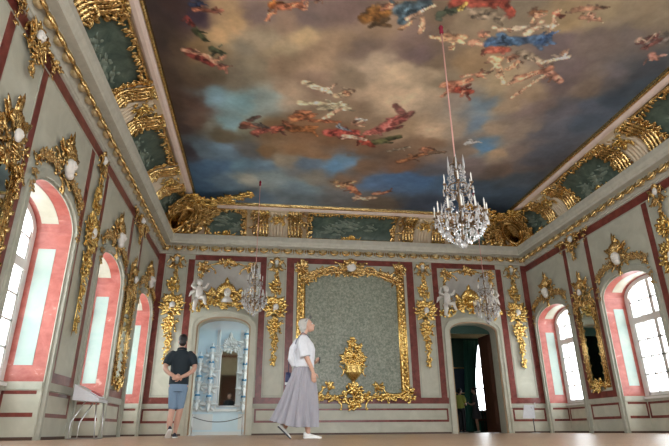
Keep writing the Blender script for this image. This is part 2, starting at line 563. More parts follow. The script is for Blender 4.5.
def side_wall(side, name):
    mp = mapper(side); g = G()
    ops = [(c, HWIN, SPRING, RISE) for c in WIN_Y]
    wall_face(g, mp, FR, D, HW, ops)
    edges = []
    for c in WIN_Y:
        casing(g, mp, c, HWIN, .17, SPRING, RISE, .08, 2, 0, STEPS)
        # reveal of the niche
        po = arch_poly(c, HWIN, 0, SPRING, RISE)
        for i, (a, b) in enumerate(zip(po[:-1], po[1:])):
            g.quad(mp(a[0], 0, a[1]), mp(b[0], 0, b[1]), mp(b[0], -REV, b[1]), mp(a[0], -REV, a[1]), 3)
        for sg in (-1, 1):
            x = c + sg * HWIN; xi = x - sg * .006
            def jamb(w0, w1, v0, v1, mat, th=.006):
                xa, xb = x + sg * .002, x - sg * th
                g.hexa([mp(xa, -w0, v0), mp(xb, -w0, v0), mp(xb, -w1, v0), mp(xa, -w1, v0), mp(xa, -w0, v1), mp(xb, -w0, v1), mp(xb, -w1, v1), mp(xa, -w1, v1)], mat)
            jamb(.20, .47, 1.06, 2.92, 4)
            jamb(0, REV - .1, .70, .82, 2, .02); jamb(0, REV - .1, 0, .70, 0, .004)
            jamb(.06, REV - .12, .64, .69, 1, .008); jamb(.06, REV - .12, .32, .38, 1, .008)
            jamb(REV - .14, REV - .1, .32, .69, 1, .008); jamb(0, REV - .1, 0, .045, 6, .014)
        # soffit inset
        n = 16
        pts = []
        for i in range(n + 1):
            x = -HWIN * .90 + 2 * HWIN * .90 * i / n
            pts.append((x, arch_v(x, HWIN, SPRING, RISE) - .006))
        for a, b in zip(pts[:-1], pts[1:]):
            g.quad(mp(c + a[0], -.20, a[1]), mp(c + b[0], -.20, b[1]), mp(c + b[0], -.47, b[1]), mp(c + a[0], -.47, a[1]), 5)
        # parapet under the window
        g.quad(mp(c - HWIN, -REV + .1, 0), mp(c + HWIN, -REV + .1, 0), mp(c + HWIN, -REV + .1, SILL), mp(c - HWIN, -REV + .1, SILL), 0)
        dado(g, mp, c - HWIN, c + HWIN, -REV + .1)
        edges += [c - HWIN, c + HWIN]
    edges = sorted(edges)
    piers = [(FR, edges[0])] + [(edges[i], edges[i + 1]) for i in range(1, len(edges) - 1, 2)] + [(edges[-1], D)]
    for a, b in piers:
        a0 = a + .17 if a != FR else a; b0 = b - .17 if b != D else b
        if b0 - a0 > .04:
            dado(g, mp, a0, b0)
        if b0 - a0 > .6:
            strip(g, mp, a0 + .01, b0 - .01, .82, .98, .008, 1)
            strip(g, mp, a0 + .01, a0 + .18, .98, 5.0, .008, 1); strip(g, mp, b0 - .18, b0 - .01, .98, 5.0, .008, 1)
            strip(g, mp, a0 + .18, a0 + .20, .98, 4.96, .012, 2); strip(g, mp, b0 - .20, b0 - .18, .98, 4.96, .012, 2)
    strip(g, mp, FR, D, 4.965, 5.20, .009, 1)
    strip(g, mp, FR, D, 4.94, 4.965, .014, 2)
    struct(name, g, WMAT)


side_wall('L', 'wall_left'); side_wall('R', 'wall_right')

DOORS = (CX - 3.83, CX + 3.83)
DHW, DSPR, DRISE = .74, 2.95, .27
g = G(); mp = mapper('B')
wall_face(g, mp, WL, WR, HW, [(c, DHW, DSPR, DRISE) for c in DOORS])
for c in DOORS:
    po = arch_poly(c, DHW, 0, DSPR, DRISE)
    for a, b in zip(po[:-1], po[1:]):
        g.quad(mp(a[0], 0, a[1]), mp(b[0], 0, b[1]), mp(b[0], -.38, b[1]), mp(a[0], -.38, a[1]), 2)
bx = []                                                            # red uprights, mirrored about the middle
for a, b in ((-5.92, -5.73), (-5.03, -4.84), (-2.84, -2.66), (-2.03, -1.80)):
    bx += [(a, b), (-b, -a)]
for a, b in bx:
    strip(g, mp, CX + a, CX + b, .82, 5.02, .008, 1)
for a, b in ((-5.93, -4.79), (-2.88, 2.88), (4.79, 5.93)):
    strip(g, mp, CX + a, CX + b, .82, .99, .009, 1); dado(g, mp, CX + a, CX + b)
for a, b in ((-5.93, -5.73), (-4.84, -2.66), (-2.03, 2.03), (2.66, 4.84), (5.73, 5.93)):
    strip(g, mp, CX + a, CX + b, 5.0, 5.20, .010, 1)
for a, b in ((-5.70, -5.06), (-2.63, -2.06), (2.06, 2.63), (5.06, 5.70)):      # pale narrow fields with a fine rim
    for s0, s1, v0, v1 in ((a, b, 1.02, 1.045), (a, b, 4.95, 4.975), (a, a + .025, 1.02, 4.975), (b - .025, b, 1.02, 4.975)):
        strip(g, mp, CX + s0, CX + s1, v0, v1, .012, 2)
struct('wall_back', g, WMAT)
g = G(); mp = mapper('F')
wall_face(g, mp, WL, WR, HW, [(CX + q, 1.4, 4.2, .5) for q in FRONT_FILL])
for k in (-5.9, -3.6, 3.4, 5.7):
    s = CX + k; strip(g, mp, s, s + .2, .82, 5.02, .008, 1)
strip(g, mp, WL, WR, 5.02, 5.20, .009, 1)
struct('wall_front', g, WMAT)
for i, c in enumerate(DOORS):
    g = G(); casing(g, mapper('B'), c, DHW, .20, DSPR, DRISE, .08, 0, 0, ((.22, .72, .085), (.72, 1, .11))); casing(g, mapper('B'), c, DHW, .20, DSPR, DRISE, .08, 1, 0, ((0, .22, .05),))
    struct('door_%d' % (i + 1), g, ['mint', 'tan_edge'])
for i, c in enumerate((CX - 4.6, CX + 4.6)):  # unseen dark doors, added to give the cabinet mirror a dark reflection
    g = G(); mp = mapper('F'); strip(g, mp, c - .92, c + .92, 0, 3.8, .05, 0)
    for q in (-.82, .08):
        for v0, v1 in ((.2, 1.1), (1.3, 3.6)): strip(g, mp, c + q, c + q + .74, v0, v1, .03, 0, .05)
    struct('door_%d' % (i + 3), g, 'dark_wood')


# cornice, cove: profiles swept round the room with mitred corners
def sweep(prof, mat, g, smooth=False):
    R = []
    for w, v in prof:
        R.append([V(WL + w, FR + w, v), V(WR - w, FR + w, v), V(WR - w, D - w, v), V(WL + w, D - w, v)])
    n = 4; vs = [p for r in R for p in r]; fs = []
    for i in range(len(R) - 1):
        for j in range(n):
            k = (j + 1) % n; fs.append((i * n + j, i * n + k, (i + 1) * n + k, (i + 1) * n + j))
    g.add(vs, fs, mat, smooth)


CORN = [(0, 5.17), (.05, 5.18), (.06, 5.215), (.08, 5.22), (.09, 5.235), (.22, 5.40), (.37, 5.42), (.38, 5.47), (.40, 5.49), (.42, 5.54), (.43, 5.56), (.43, 5.69), (.40, 5.71), (.05, 5.72)]
g = G(); sweep(CORN, 0, g)
cornice_ob = struct('trim_1', g, 'cornice')


def cove(t):
    """Cove profile: t 0 at the cornice, 1 at the painting frame -> (out, up)."""
    a = t * PI / 2
    return .06 + .90 * (1 - math.cos(a)), 5.72 + .70 * math.sin(a)


g = G(); sweep([cove(i / 14) for i in range(15)], 0, g, True)
struct('trim_2', g, 'cove_plaster')
g = G()
proto_egg = G()
proto_egg.ball((0, -.01, .01), .062, .05, .070, nu=10, nv=7)
proto_egg.tube([V(.072 * math.cos(q * PI / 8), -.028, .015 - .085 * math.sin(q * PI / 8)) for q in range(9)], .020, 6)
for _s in (-1, 1): proto_egg.ball((_s * .085, -.02, .055), .030, .025, .03, nu=7, nv=5)
proto_egg.tube([V(.116, .0, .08), V(.116, -.03, .0), V(.116, -.02, -.09)], [.018, .016, .004], 5)
for side, s0, s1 in (('B', WL + .22, WR - .22), ('L', FR + .3, D - .22), ('R', FR + .3, D - .22)):
    n = int((s1 - s0) / .36)
    for i in range(n + 1):
        s = s0 + (s1 - s0) * i / n
        o = len(g.v)
        mt = Matrix.Translation(at(side, s, 5.318, .165)) @ Matrix.Diagonal((1.6, 1.7, 2.0, 1)) @ Matrix.Rotation(SIDE_ROT[side], 4, 'Z') @ Matrix.Rotation(-.7, 4, 'X')
        ne = 10 * 8
        g.add([mt @ Vector(q) for q in proto_egg.v], proto_egg.f, 0)
        g.m[-len(proto_egg.f):] = [1 if max(f_) < ne else 0 for f_ in proto_egg.f]
eg = link('egg_moulding', g.mesh('egg_moulding', ['gold', 'pale_gold']), cornice_ob); eg['kind'] = 'structure'

# windows
wi = 0
for side in ('L', 'R'):
    mp = mapper(side)
    for c in WIN_Y:
        wi += 1
        root = bpy.data.objects.new('window_%d' % wi, None); COL.objects.link(root)
        root.location = at(side, c, SILL, -REV); root['kind'] = 'structure'
        loc = Vector(root.location)
        def wmp(s, w, v, mp=mp, loc=loc): return Vector(mp(s, w, v)) - loc
        g = G()
        hw = HWIN - .004
        inner, outer = frame_poly(c, hw - .13, .13, SILL, SPRING, RISE - .10)
        W0, W1 = -REV + .02, -REV + .10
        for i in range(len(inner) - 1):
            a, b_, p_, q_ = inner[i], inner[i + 1], outer[i], outer[i + 1]
            p_ = (max(min(p_[0], c + hw), c - hw), p_[1]); q_ = (max(min(q_[0], c + hw), c - hw), q_[1])
            g.hexa([wmp(a[0], W0, a[1]), wmp(b_[0], W0, b_[1]), wmp(q_[0], W0, q_[1]), wmp(p_[0], W0, p_[1]), wmp(a[0], W1, a[1]), wmp(b_[0], W1, b_[1]), wmp(q_[0], W1, q_[1]), wmp(p_[0], W1, p_[1])], 0)
        # filler between the arch of the frame and the niche soffit
        out_a = arch_poly(c, HWIN, SILL, SPRING, RISE)
        for i in range(1, len(inner) - 2):
            g.quad(wmp(outer[i][0], W0 + .03, outer[i][1]), wmp(outer[i + 1][0], W0 + .03, outer[i + 1][1]), wmp(out_a[i + 1][0], W0 + .03, out_a[i + 1][1]), wmp(out_a[i][0], W0 + .03, out_a[i][1]), 0)
        ih = hw - .13
        def bar(s0, s1, v0, v1, w0=W0 + .01, w1=W1 - .01):
            g.hexa([wmp(s0, w0, v0), wmp(s1, w0, v0), wmp(s1, w1, v0), wmp(s0, w1, v0), wmp(s0, w0, v1), wmp(s1, w0, v1), wmp(s1, w1, v1), wmp(s0, w1, v1)], 0)
        bar(c - ih, c + ih, SILL, SILL + .10); bar(c - ih, c + ih, 2.50, 2.66, W0, W1 + .02)
        bar(c - .055, c + .055, SILL, SPRING + RISE - .11)
        for sg in (-1, 1):
            x = c + sg * ih * .53
            bar(x - .016, x + .016, SILL, arch_v(ih * .53, ih, SPRING, RISE - .1))
            bar(c + sg * (ih - .05), c + sg * ih, SILL, SPRING)
        for v in (1.30, 1.70, 2.10, 3.04):
            bar(c - ih, c + ih, v - .016, v + .016)
        bar(c - HWIN + .004, c + HWIN - .004, SILL - .05, SILL, W0, W1 + .07)
        fr = link('window_frame', g.mesh('window_frame', ['window_paint']), root); fr['kind'] = 'structure'
        g = G()
        po = arch_poly(c, ih, SILL, SPRING, RISE - .1)
        vs = [wmp(x, W0 + .035, v) for x, v in po]
        g.add(vs, [tuple(range(len(vs)))], 0, False)
        pn = link('pane', g.mesh('pane', ['pane']), root); pn['kind'] = 'structure'

PAINT_BASE = [
(-2.05,6.76,50,42,42),(-1.65,6.71,55,42,40),(-1.43,6.83,50,40,50),(-0.85,6.67,150,125,95),(-0.62,6.91,155,128,95),(-0.32,6.69,105,90,85),
(0.21,6.8,120,100,85),(0.53,6.65,95,82,78),(1.09,6.46,90,75,70),(1.59,6.86,110,92,75),(2.16,7.03,105,88,80),(2.64,6.27,100,85,70),
(3.17,6.31,125,110,90),(3.89,6,105,95,80),(4.82,6.1,130,112,85),(5.42,5.91,125,112,90),(6.08,5.83,120,108,90),(-2.03,7.57,50,42,40),
(-1.7,7.65,70,58,48),(-1.27,7.73,100,82,58),(-0.94,7.3,150,125,92),(-0.64,7.52,105,98,85),(-0.2,7.21,120,108,90),(0.16,7.55,130,115,92),
(0.49,7.12,145,125,95),(0.93,7.19,125,105,85),(1.48,7.25,105,90,80),(2.62,7.37,95,80,78),(2.94,7.47,110,95,78),(3.64,7.52,130,108,82),
(4.98,6.68,85,75,75),(5.68,6.59,95,85,80),(6.31,6.38,95,88,85),(6.32,5.91,110,100,85),(-2.01,8.53,58,48,42),(-1.53,8.47,75,62,50),
(-1.14,8.27,85,75,60),(-0.77,8.38,100,92,78),(-0.29,8.17,112,102,85),(0.28,8.09,125,105,85),(0.82,7.74,125,105,85),(1.44,8.1,112,98,82),
(1.86,7.75,150,132,112),(2.4,7.98,165,145,120),(2.89,7.92,150,132,110),(2.12,8.49,150,130,108),(3.28,8.18,120,108,90),(4.47,8.03,130,115,92),
(5.02,8.3,130,112,92),(5.58,7.73,90,80,80),(6.27,7.81,110,98,88),(6.66,7.44,85,82,85),(6.95,7.26,70,75,82),(-2.04,9.36,60,48,42),
(-1.52,9.29,75,58,50),(-1.2,9.08,100,125,135),(-0.7,9.19,110,140,145),(-0.18,9.12,120,130,125),(0.32,8.89,140,120,100),(0.9,8.48,120,100,85),
(1.42,9.29,110,92,75),(2.61,8.78,155,135,112),(3.23,8.7,145,128,108),(3.85,8.62,120,110,100),(4.45,8.73,95,110,120),(4.87,8.67,135,118,98),
(5.49,8.78,115,102,98),(6.13,8.7,85,85,92),(6.67,8.45,75,82,95),(6.98,8.23,60,72,85),(7.27,7.68,60,70,80),(-2.07,10.31,50,42,42),
(-1.6,10.05,75,60,52),(-1.29,10.22,100,100,90),(-0.84,10.04,105,130,135),(-0.51,10.12,95,95,80),(-0.97,10.51,75,68,55),(-0.06,10.27,90,70,50),
(0.85,10.16,100,75,55),(1.59,10.51,100,75,55),(2.9,9.91,130,110,88),(3.58,9.82,150,130,108),(4.15,9.75,125,112,98),(4.64,9.48,90,105,118),
(5.07,9.64,130,115,98),(5.64,9.57,120,108,98),(6.33,9.48,85,88,98),(6.79,9.22,65,75,88),(-2.1,11.44,45,42,48),(-1.73,11.29,75,90,100),
(-1.25,11.24,90,110,125),(-0.53,11.24,75,75,75),(-0.04,11.28,100,78,55),(0.69,11.1,110,85,62),(1.2,11.28,115,90,68),(2.15,10.92,95,72,55),
(3.13,10.8,100,80,65),(3.55,10.5,105,85,68),(4.72,10.6,120,105,92),(5.17,10.45,75,105,130),(5.62,10.59,140,122,100),(6.07,10.44,110,100,95),
(6.69,10.36,75,80,90),(-1.98,12.47,60,85,110),(-1.44,12.13,70,95,120),(-0.8,12.05,85,110,125),(-0.16,11.97,90,110,125),(0.47,11.63,120,110,95),
(1,11.83,85,100,115),(1.64,11.76,85,115,140),(1.99,11.45,85,110,130),(2.42,11.66,95,75,60),(3.32,11.55,95,72,58),(4.18,11.73,80,80,85),
(5.13,11.33,100,90,88),(5.98,11.4,95,82,75),(6.56,11.16,85,80,80),(6.69,10.87,70,72,80),(-1.96,13.57,60,85,110),(-1.11,13.27,85,105,120),
(-0.55,12.89,130,130,120),(-0.01,12.7,105,115,115),(0.83,13.04,95,110,118),(1.18,12.38,115,110,100),(2.01,12.46,100,80,65),(3.02,12.58,70,90,115),
(3.51,12.28,65,90,120),(4.09,12.33,60,85,115),(4.63,12.27,60,80,100),(5.86,12.43,60,75,90),(6.7,12.66,55,70,85),(6.56,13.38,50,65,80),
(6.7,12.02,65,75,85),(-0.58,14.23,80,95,108),(0.91,14.2,85,95,100),(2.11,14.05,80,80,80),(3.32,13.98,85,75,65),(4.59,14.06,55,65,80),
(5.79,13.84,50,65,85)]
PAINT_FIGURES = [
(-1.38,6.67,-1.24,6.61,0.055,35,45,70),(-1.34,6.77,-1.06,6.72,0.056,130,75,55),(-1.05,6.74,-1.03,6.73,0.075,150,90,70),(-1.51,6.97,-1.43,7.12,0.059,125,50,45),(-1.39,7.24,-1.25,7.47,0.062,60,65,40),(-1.14,7.66,-0.97,7.74,0.066,60,68,48),
(-1.55,7.82,-1.18,8.1,0.113,130,50,45),(-1.68,7.78,-1.29,7.86,0.044,205,145,115),(-1.29,7.86,-1.1,8.07,0.057,200,140,110),(-1.11,7.98,-0.89,7.81,0.034,195,135,105),(-1.02,8.17,-0.98,8.17,0.082,170,100,80),(-0.1,6.51,0.03,6.45,0.074,170,90,40),
(0.03,6.55,0.35,6.45,0.084,190,110,75),(-0.17,6.83,-0.01,6.58,0.033,190,115,80),(0.41,6.55,0.48,6.39,0.037,180,120,90),(0.63,6.35,0.69,6.3,0.037,190,130,100),(1.47,6.59,1.77,6.42,0.135,120,78,35),(1.53,6.41,1.65,6.35,0.094,130,85,40),
(1.8,6.29,1.82,6.28,0.075,190,120,85),(1.7,6.36,1.86,6.3,0.038,200,130,95),(1.95,6.35,2.4,6.15,0.14,70,90,100),(2.07,6.56,2.31,6.31,0.096,65,85,95),(2.16,6.51,2.52,6.17,0.048,215,165,130),(2.09,6.75,2.25,6.59,0.04,180,130,90),
(2.46,6.8,2.43,6.47,0.05,200,150,115),(2.83,6.09,3.62,5.97,0.111,150,65,50),(3.61,6.01,3.85,6.2,0.076,150,65,50),(2.67,6.37,2.98,6.18,0.076,60,70,55),(2.96,6.22,3.01,6.07,0.047,190,150,70),(3.23,6.24,3.69,6.31,0.135,138,120,98),
(2.93,6.89,3.27,6.82,0.094,205,150,110),(2.69,6.87,2.99,6.93,0.042,205,150,110),(3.14,7.12,3.14,6.96,0.043,205,150,110),(3.53,6.76,3.56,6.76,0.073,190,125,95),(3.41,6.93,3.7,6.99,0.065,200,140,110),(3.76,6.88,4.74,6.66,0.138,60,85,115),
(3.85,6.67,4.32,6.86,0.084,72,102,132),(4.65,6.77,4.74,6.53,0.074,50,75,110),(4.05,6.5,4.61,6.36,0.06,220,195,165),(4.31,6.54,4.42,6.33,0.091,225,175,140),(4.65,6.42,4.59,6.13,0.049,230,180,145),(4.57,6.09,4.6,6.08,0.058,200,110,85),
(3.67,6.55,4.01,6.53,0.041,225,170,135),(4.19,6.11,4.24,6.11,0.076,120,78,52),(4.28,6.17,4.3,6.19,0.068,205,145,110),(3.85,7.08,4.17,7.04,0.099,175,85,65),(3.98,7.28,4.3,7.65,0.082,225,170,130),(4.27,7.59,4.5,8,0.049,225,170,130),
(4.06,7.3,4.09,7.33,0.092,205,140,100),(4.4,7.52,4.51,7.33,0.07,205,145,110),(4.29,7.24,4.33,7.24,0.08,190,125,95),(4.42,7.06,5.03,7.29,0.091,165,145,120),(5.22,7.53,5.61,7.79,0.099,205,140,115),(4.76,7.77,5.2,7.42,0.109,200,130,100),
(4.61,7.98,4.98,7.59,0.05,225,165,130),(4.9,8.42,5.21,7.63,0.051,230,170,135),(5.01,7.27,5.39,7.05,0.069,235,200,165),(5.2,6.96,5.28,7.01,0.067,215,165,135),(3.55,8.25,4,8.33,0.117,180,75,55),(3.37,8.17,3.81,7.96,0.101,195,120,90),
(3.61,7.86,3.9,7.76,0.049,205,140,110),(3.95,7.78,3.97,7.78,0.085,190,120,90),(3.45,8.53,3.57,8.15,0.052,200,130,100),(3.85,8.48,3.83,8.21,0.052,190,110,85),(6.43,6.54,6.57,6.35,0.085,105,60,60),(6.62,6.68,6.74,6.45,0.065,120,75,70),
(6.86,6.81,6.96,6.91,0.079,190,130,115),(6.37,6.5,6.39,6.5,0.074,205,165,145),(6.55,6.53,6.53,6.3,0.032,200,160,140),(6.87,6.44,6.92,6.46,0.107,130,120,115),(4.84,5.98,5.31,5.88,0.066,160,115,90),(5.03,6.14,5.39,6.14,0.059,150,108,85),
(5.14,6.04,5.29,6.15,0.049,190,135,110),(0.57,8.43,1.12,8.68,0.064,220,190,150),(0.7,8.54,1.17,8.75,0.065,215,190,155),(1.02,8.7,1.19,8.41,0.051,225,175,140),(1.3,8.8,1.53,8.63,0.105,215,180,140),(1.45,8.68,1.49,8.67,0.092,190,130,95),
(0.55,9.14,1.5,9.09,0.083,205,185,145),(0.98,9.27,1.62,9.19,0.084,190,175,140),(1.13,9.63,1.45,9.21,0.072,220,165,130),(0.39,10.13,0.85,10.16,0.155,125,75,40),(0.48,9.71,0.79,9.56,0.146,180,105,65),(0.63,9.46,0.68,9.46,0.1,170,105,70),
(0.81,9.75,1.48,9.75,0.075,175,100,65),(-0.4,10.44,0.05,10.17,0.125,165,85,70),(0.06,10.34,0.16,10.12,0.093,160,80,60),(-0.6,10.09,-0.55,10.08,0.136,140,80,60),(-0.4,10.06,-0.11,10.19,0.061,75,65,60),(0.27,9.9,0.39,10.13,0.091,150,90,60),
(2.15,10.13,2.43,9.92,0.079,190,100,88),(2.36,10.02,2.63,9.77,0.14,188,98,86),(2.55,9.82,2.76,9.47,0.197,185,95,85),(2.44,10.5,2.92,10.17,0.131,75,75,45),(2.05,10.36,2.4,10.69,0.116,165,65,50),(1.32,10.23,1.89,10.12,0.174,180,75,65),
(1.47,9.96,1.71,10.05,0.078,130,140,150),(1.85,9.75,1.89,9.74,0.106,195,140,110),(1.84,9.58,2.04,9.6,0.045,190,185,175),(1.68,10.32,2.21,10.44,0.081,225,180,150),(2.84,10.88,3.33,10.63,0.052,130,115,95),(3.23,11.4,3.89,10.8,0.108,150,95,60),
(3.7,10.68,3.76,10.72,0.121,140,90,65),(3.89,10.8,4.26,10.76,0.088,110,85,65),(1.89,12.97,2.32,12.61,0.084,215,165,120),(2.23,12.93,2.55,13.43,0.131,190,110,75),(2.54,13.71,3.1,13.64,0.115,215,165,130),(3.04,13.37,3.38,13.19,0.111,190,120,90),
(1.78,12.73,2.09,12.95,0.084,200,150,100),(2.01,12.83,2.07,12.82,0.126,200,140,100),(4.64,10.32,4.68,10.18,0.059,235,230,222),(4.69,10.27,4.92,10.15,0.05,235,230,222),(4.66,10.13,4.79,10.21,0.05,238,233,225)]
PAINT_GAIN = 2.15

# ---------------------------------------------------------------- the painted ceiling
PX0, PX1, PY0, PY1 = WL + 1.16, WR - 1.16, FR + 1.16, D - 1.16
paint_root = thing('ceiling_painting', 'huge painted sky with clouds and figure groups filling the whole ceiling', 'painting', (CX, (PY0 + PY1) / 2, 6.42))
STEP = .026
nx = int((PX1 - PX0) / STEP) + 1; ny = int((PY1 - PY0) / STEP) + 1
gx = np.linspace(PX0, PX1, nx); gy = np.linspace(PY0, PY1, ny)
XX, YY = np.meshgrid(gx, gy)
rs = np.random.RandomState(5)


def vnoise(X, Y, freq, seed):
    r = np.random.RandomState(seed); T = r.rand(64, 64)
    x = X * freq + 31.7; y = Y * freq + 17.3
    xi = np.floor(x).astype(int); yi = np.floor(y).astype(int); fx = x - xi; fy = y - yi
    fx = fx * fx * (3 - 2 * fx); fy = fy * fy * (3 - 2 * fy)
    a = T[yi % 64, xi % 64]; b_ = T[yi % 64, (xi + 1) % 64]; c_ = T[(yi + 1) % 64, xi % 64]; d_ = T[(yi + 1) % 64, (xi + 1) % 64]
    return (a * (1 - fx) + b_ * fx) * (1 - fy) + (c_ * (1 - fx) + d_ * fx) * fy - .5


def fbm(X, Y, f, seed, o=4):
    return sum(vnoise(X, Y, f * 2 ** i, seed + i) / 2 ** i for i in range(o))


BX = np.array([q[:2] for q in PAINT_BASE]); BC = (np.array([q[2:] for q in PAINT_BASE]) / 255.0)
BX = np.vstack([BX, [[x, y] for x in (-1.5, .8, 2.8, 5., 7.) for y in (-1.0, 1.5, 4.0)]])
BC = np.vstack([BC, np.array([[.42, .40, .36], [.52, .46, .38], [.36, .42, .47]] * 5)])
Xw = XX + .34 * fbm(XX, YY, 1.1, 3) + .10 * fbm(XX, YY, 4, 31); Yw = YY + .34 * fbm(XX, YY, 1.1, 13) + .10 * fbm(XX, YY, 4, 41)
num = np.zeros(XX.shape + (3,)); den = np.zeros(XX.shape)
for (x, y), c_ in zip(BX, BC):
    d2 = (Xw - x) ** 2 + (Yw - y) ** 2
    wgt = 1 / (d2 + .02) ** 2.2
    num += wgt[..., None] * c_; den += wgt
IMG = num / den[..., None]
IMG *= (1.06 + .26 * fbm(XX, YY, 1.6, 77, 5))[..., None]
wob = .05 * fbm(XX, YY, 4.5, 51, 3); wob2 = .05 * fbm(XX, YY, 4.5, 61, 3)
shade = 1 + .5 * fbm(XX, YY, 6, 91, 3)
ALL = []
rq = random.Random(8)
for q in PAINT_FIGURES:                                             # loose folds and half tones round every stroke of the brush
    x0, y0, x1, y1, r = q[:5]
    for k in range(3):
        t = rq.random(); o = r * 1.3; x = x0 + (x1 - x0) * t + rq.uniform(-o, o); y = y0 + (y1 - y0) * t + rq.uniform(-o, o); a = rq.uniform(0, 6.28); L = r * rq.uniform(.6, 2.0)
        f = rq.choice((.45, .6, .8)); ALL.append((x, y, x + L * math.cos(a), y + L * math.sin(a), r * rq.uniform(.3, .6)) + tuple(v * f + 22 for v in q[5:]))
for q in PAINT_FIGURES:
    ALL.append(q); x0, y0, x1, y1, r = q[:5]
    for k in range(4):
        t = rq.random(); o = r * .8; x = x0 + (x1 - x0) * t + rq.uniform(-o, o); y = y0 + (y1 - y0) * t + rq.uniform(-o, o); a = math.atan2(y1 - y0, x1 - x0) + rq.uniform(-.9, .9); L = r * rq.uniform(.5, 1.8)
        f = rq.choice((.55, .7, 1.15, 1.25)); ALL.append((x, y, x + L * math.cos(a), y + L * math.sin(a), r * rq.uniform(.22, .45)) + tuple(min(245, v * f) for v in q[5:]))
wob = wob + .022 * fbm(XX, YY, 14, 131, 2); wob2 = wob2 + .022 * fbm(XX, YY, 14, 141, 2); shade = shade + .5 * fbm(XX, YY, 15, 151, 2)
for x0, y0, x1, y1, r, cr, cg, cb in ALL:
    jx0 = max(0, int((min(x0, x1) - 1.6 * r - .12 - PX0) / STEP)); jx1 = int((max(x0, x1) + 1.6 * r + .12 - PX0) / STEP) + 2
    jy0 = max(0, int((min(y0, y1) - 1.6 * r - .12 - PY0) / STEP)); jy1 = int((max(y0, y1) + 1.6 * r + .12 - PY0) / STEP) + 2
    if jx1 <= jx0 or jy1 <= jy0: continue
    S_ = np.s_[jy0:jy1, jx0:jx1]
    dx, dy = x1 - x0, y1 - y0; L2 = dx * dx + dy * dy + 1e-9
    X2 = XX[S_] + wob[S_]; Y2 = YY[S_] + wob2[S_]
    t = np.clip(((X2 - x0) * dx + (Y2 - y0) * dy) / L2, 0, 1)
    dd = np.hypot(X2 - x0 - t * dx, Y2 - y0 - t * dy) / (r * (1.0 - .26 * t))
    al = .9 * np.clip((1.15 - dd) / .45, 0, 1)[..., None]
    mod = (1.0 - .42 * np.clip(dd - .45, 0, 1)) * shade[S_]
    IMG[S_] = IMG[S_] * (1 - al) + al * (np.array([cr, cg, cb]) * .80 + .12 * (cr + cg + cb) / 3) / 255.0 * mod[..., None]
IMG = np.clip(IMG, 0.01, .97)
LIN = np.where(IMG <= .04045, IMG / 12.92, ((IMG + .055) / 1.055) ** 2.4) * PAINT_GAIN
LIN = np.clip(LIN, 0, .9)
vs = np.column_stack([(XX - CX).ravel(), (YY - (PY0 + PY1) / 2).ravel(), np.full(XX.size, .07)])
idx = np.arange(nx * ny).reshape(ny, nx)
qd = np.stack([idx[:-1, :-1], idx[1:, :-1], idx[1:, 1:], idx[:-1, 1:]], -1).reshape(-1, 4)
me = bpy.data.meshes.new('canvas')
me.vertices.add(len(vs)); me.vertices.foreach_set('co', vs.ravel())
me.loops.add(qd.size); me.loops.foreach_set('vertex_index', qd.ravel().astype(np.int32))
me.polygons.add(len(qd)); me.polygons.foreach_set('loop_start', np.arange(0, qd.size, 4, dtype=np.int32))
me.update(calc_edges=True); me.validate()
ca = me.color_attributes.new('paint', 'FLOAT_COLOR', 'POINT')
ca.data.foreach_set('color', np.column_stack([LIN.reshape(-1, 3), np.ones(XX.size)]).ravel())
me.materials.append(MATS['ceiling_canvas'])
link('canvas', me, paint_root)
_pc = Vector(paint_root.location)
g = G(); sweep([(.90, 6.44), (.91, 6.39), (.95, 6.37), (1.02, 6.375), (1.08, 6.40), (1.10, 6.43)], 0, g)
part('frame', g, 'frame_pink', paint_root, lambda q: q - _pc)
g = G(); sweep([(1.10, 6.43), (1.105, 6.405), (1.13, 6.40), (1.155, 6.42), (1.165, 6.49)], 0, g)
part('gilt_fillet', g, 'gold', paint_root, lambda q: q - _pc)

# ---------------------------------------------------------------- gilded ornament: one set of meshes per kind
UP, DN, LF, RT = PI / 2, -PI / 2, PI, 0.0


def both(fn, *a, **k):
    """Mirror a stroke about u = 0: fn(u, v, ang, ...) drawn twice."""
    fn(*a, **k)


def mir(g, u, v, ang, L, k, c0, c1, r, w=.03, n=13):
    g.scroll(u, v, ang, L, k, c0, c1, r, w, n)
    g.scroll(-u, v, PI - ang, L, -k, -c0, -c1, r, w, n)


def mleaf(g, u, v, ang, L, wd, w=.02, bend=0.0, lobes=3):
    g.acanthus(u, v, ang, L, wd, w, bend, 0, lobes)
    g.acanthus(-u, v, PI - ang, L, wd, w, -bend, 0, lobes)


def head(g, u, v, r, w=.03):
    """A small white mask: brow, nose, cheeks and chin."""
    g.ball(P(u, v, w + r * .2), r * .72, r * .55, r, nu=10, nv=8)
    g.ball(P(u, v - r * .1, w + r * .8), r * .16, r * .22, r * .3, nu=6, nv=5)
    g.ball(P(u, v - r * .62, w + r * .55), r * .28, r * .25, r * .2, nu=6, nv=5)
    for s in (-1, 1):
        g.ball(P(u + s * r * .36, v - r * .22, w + r * .55), r * .24, nu=6, nv=5)
        g.ball(P(u + s * r * .34, v + r * .22, w + r * .62), r * .2, r * .12, r * .1, nu=6, nv=4)


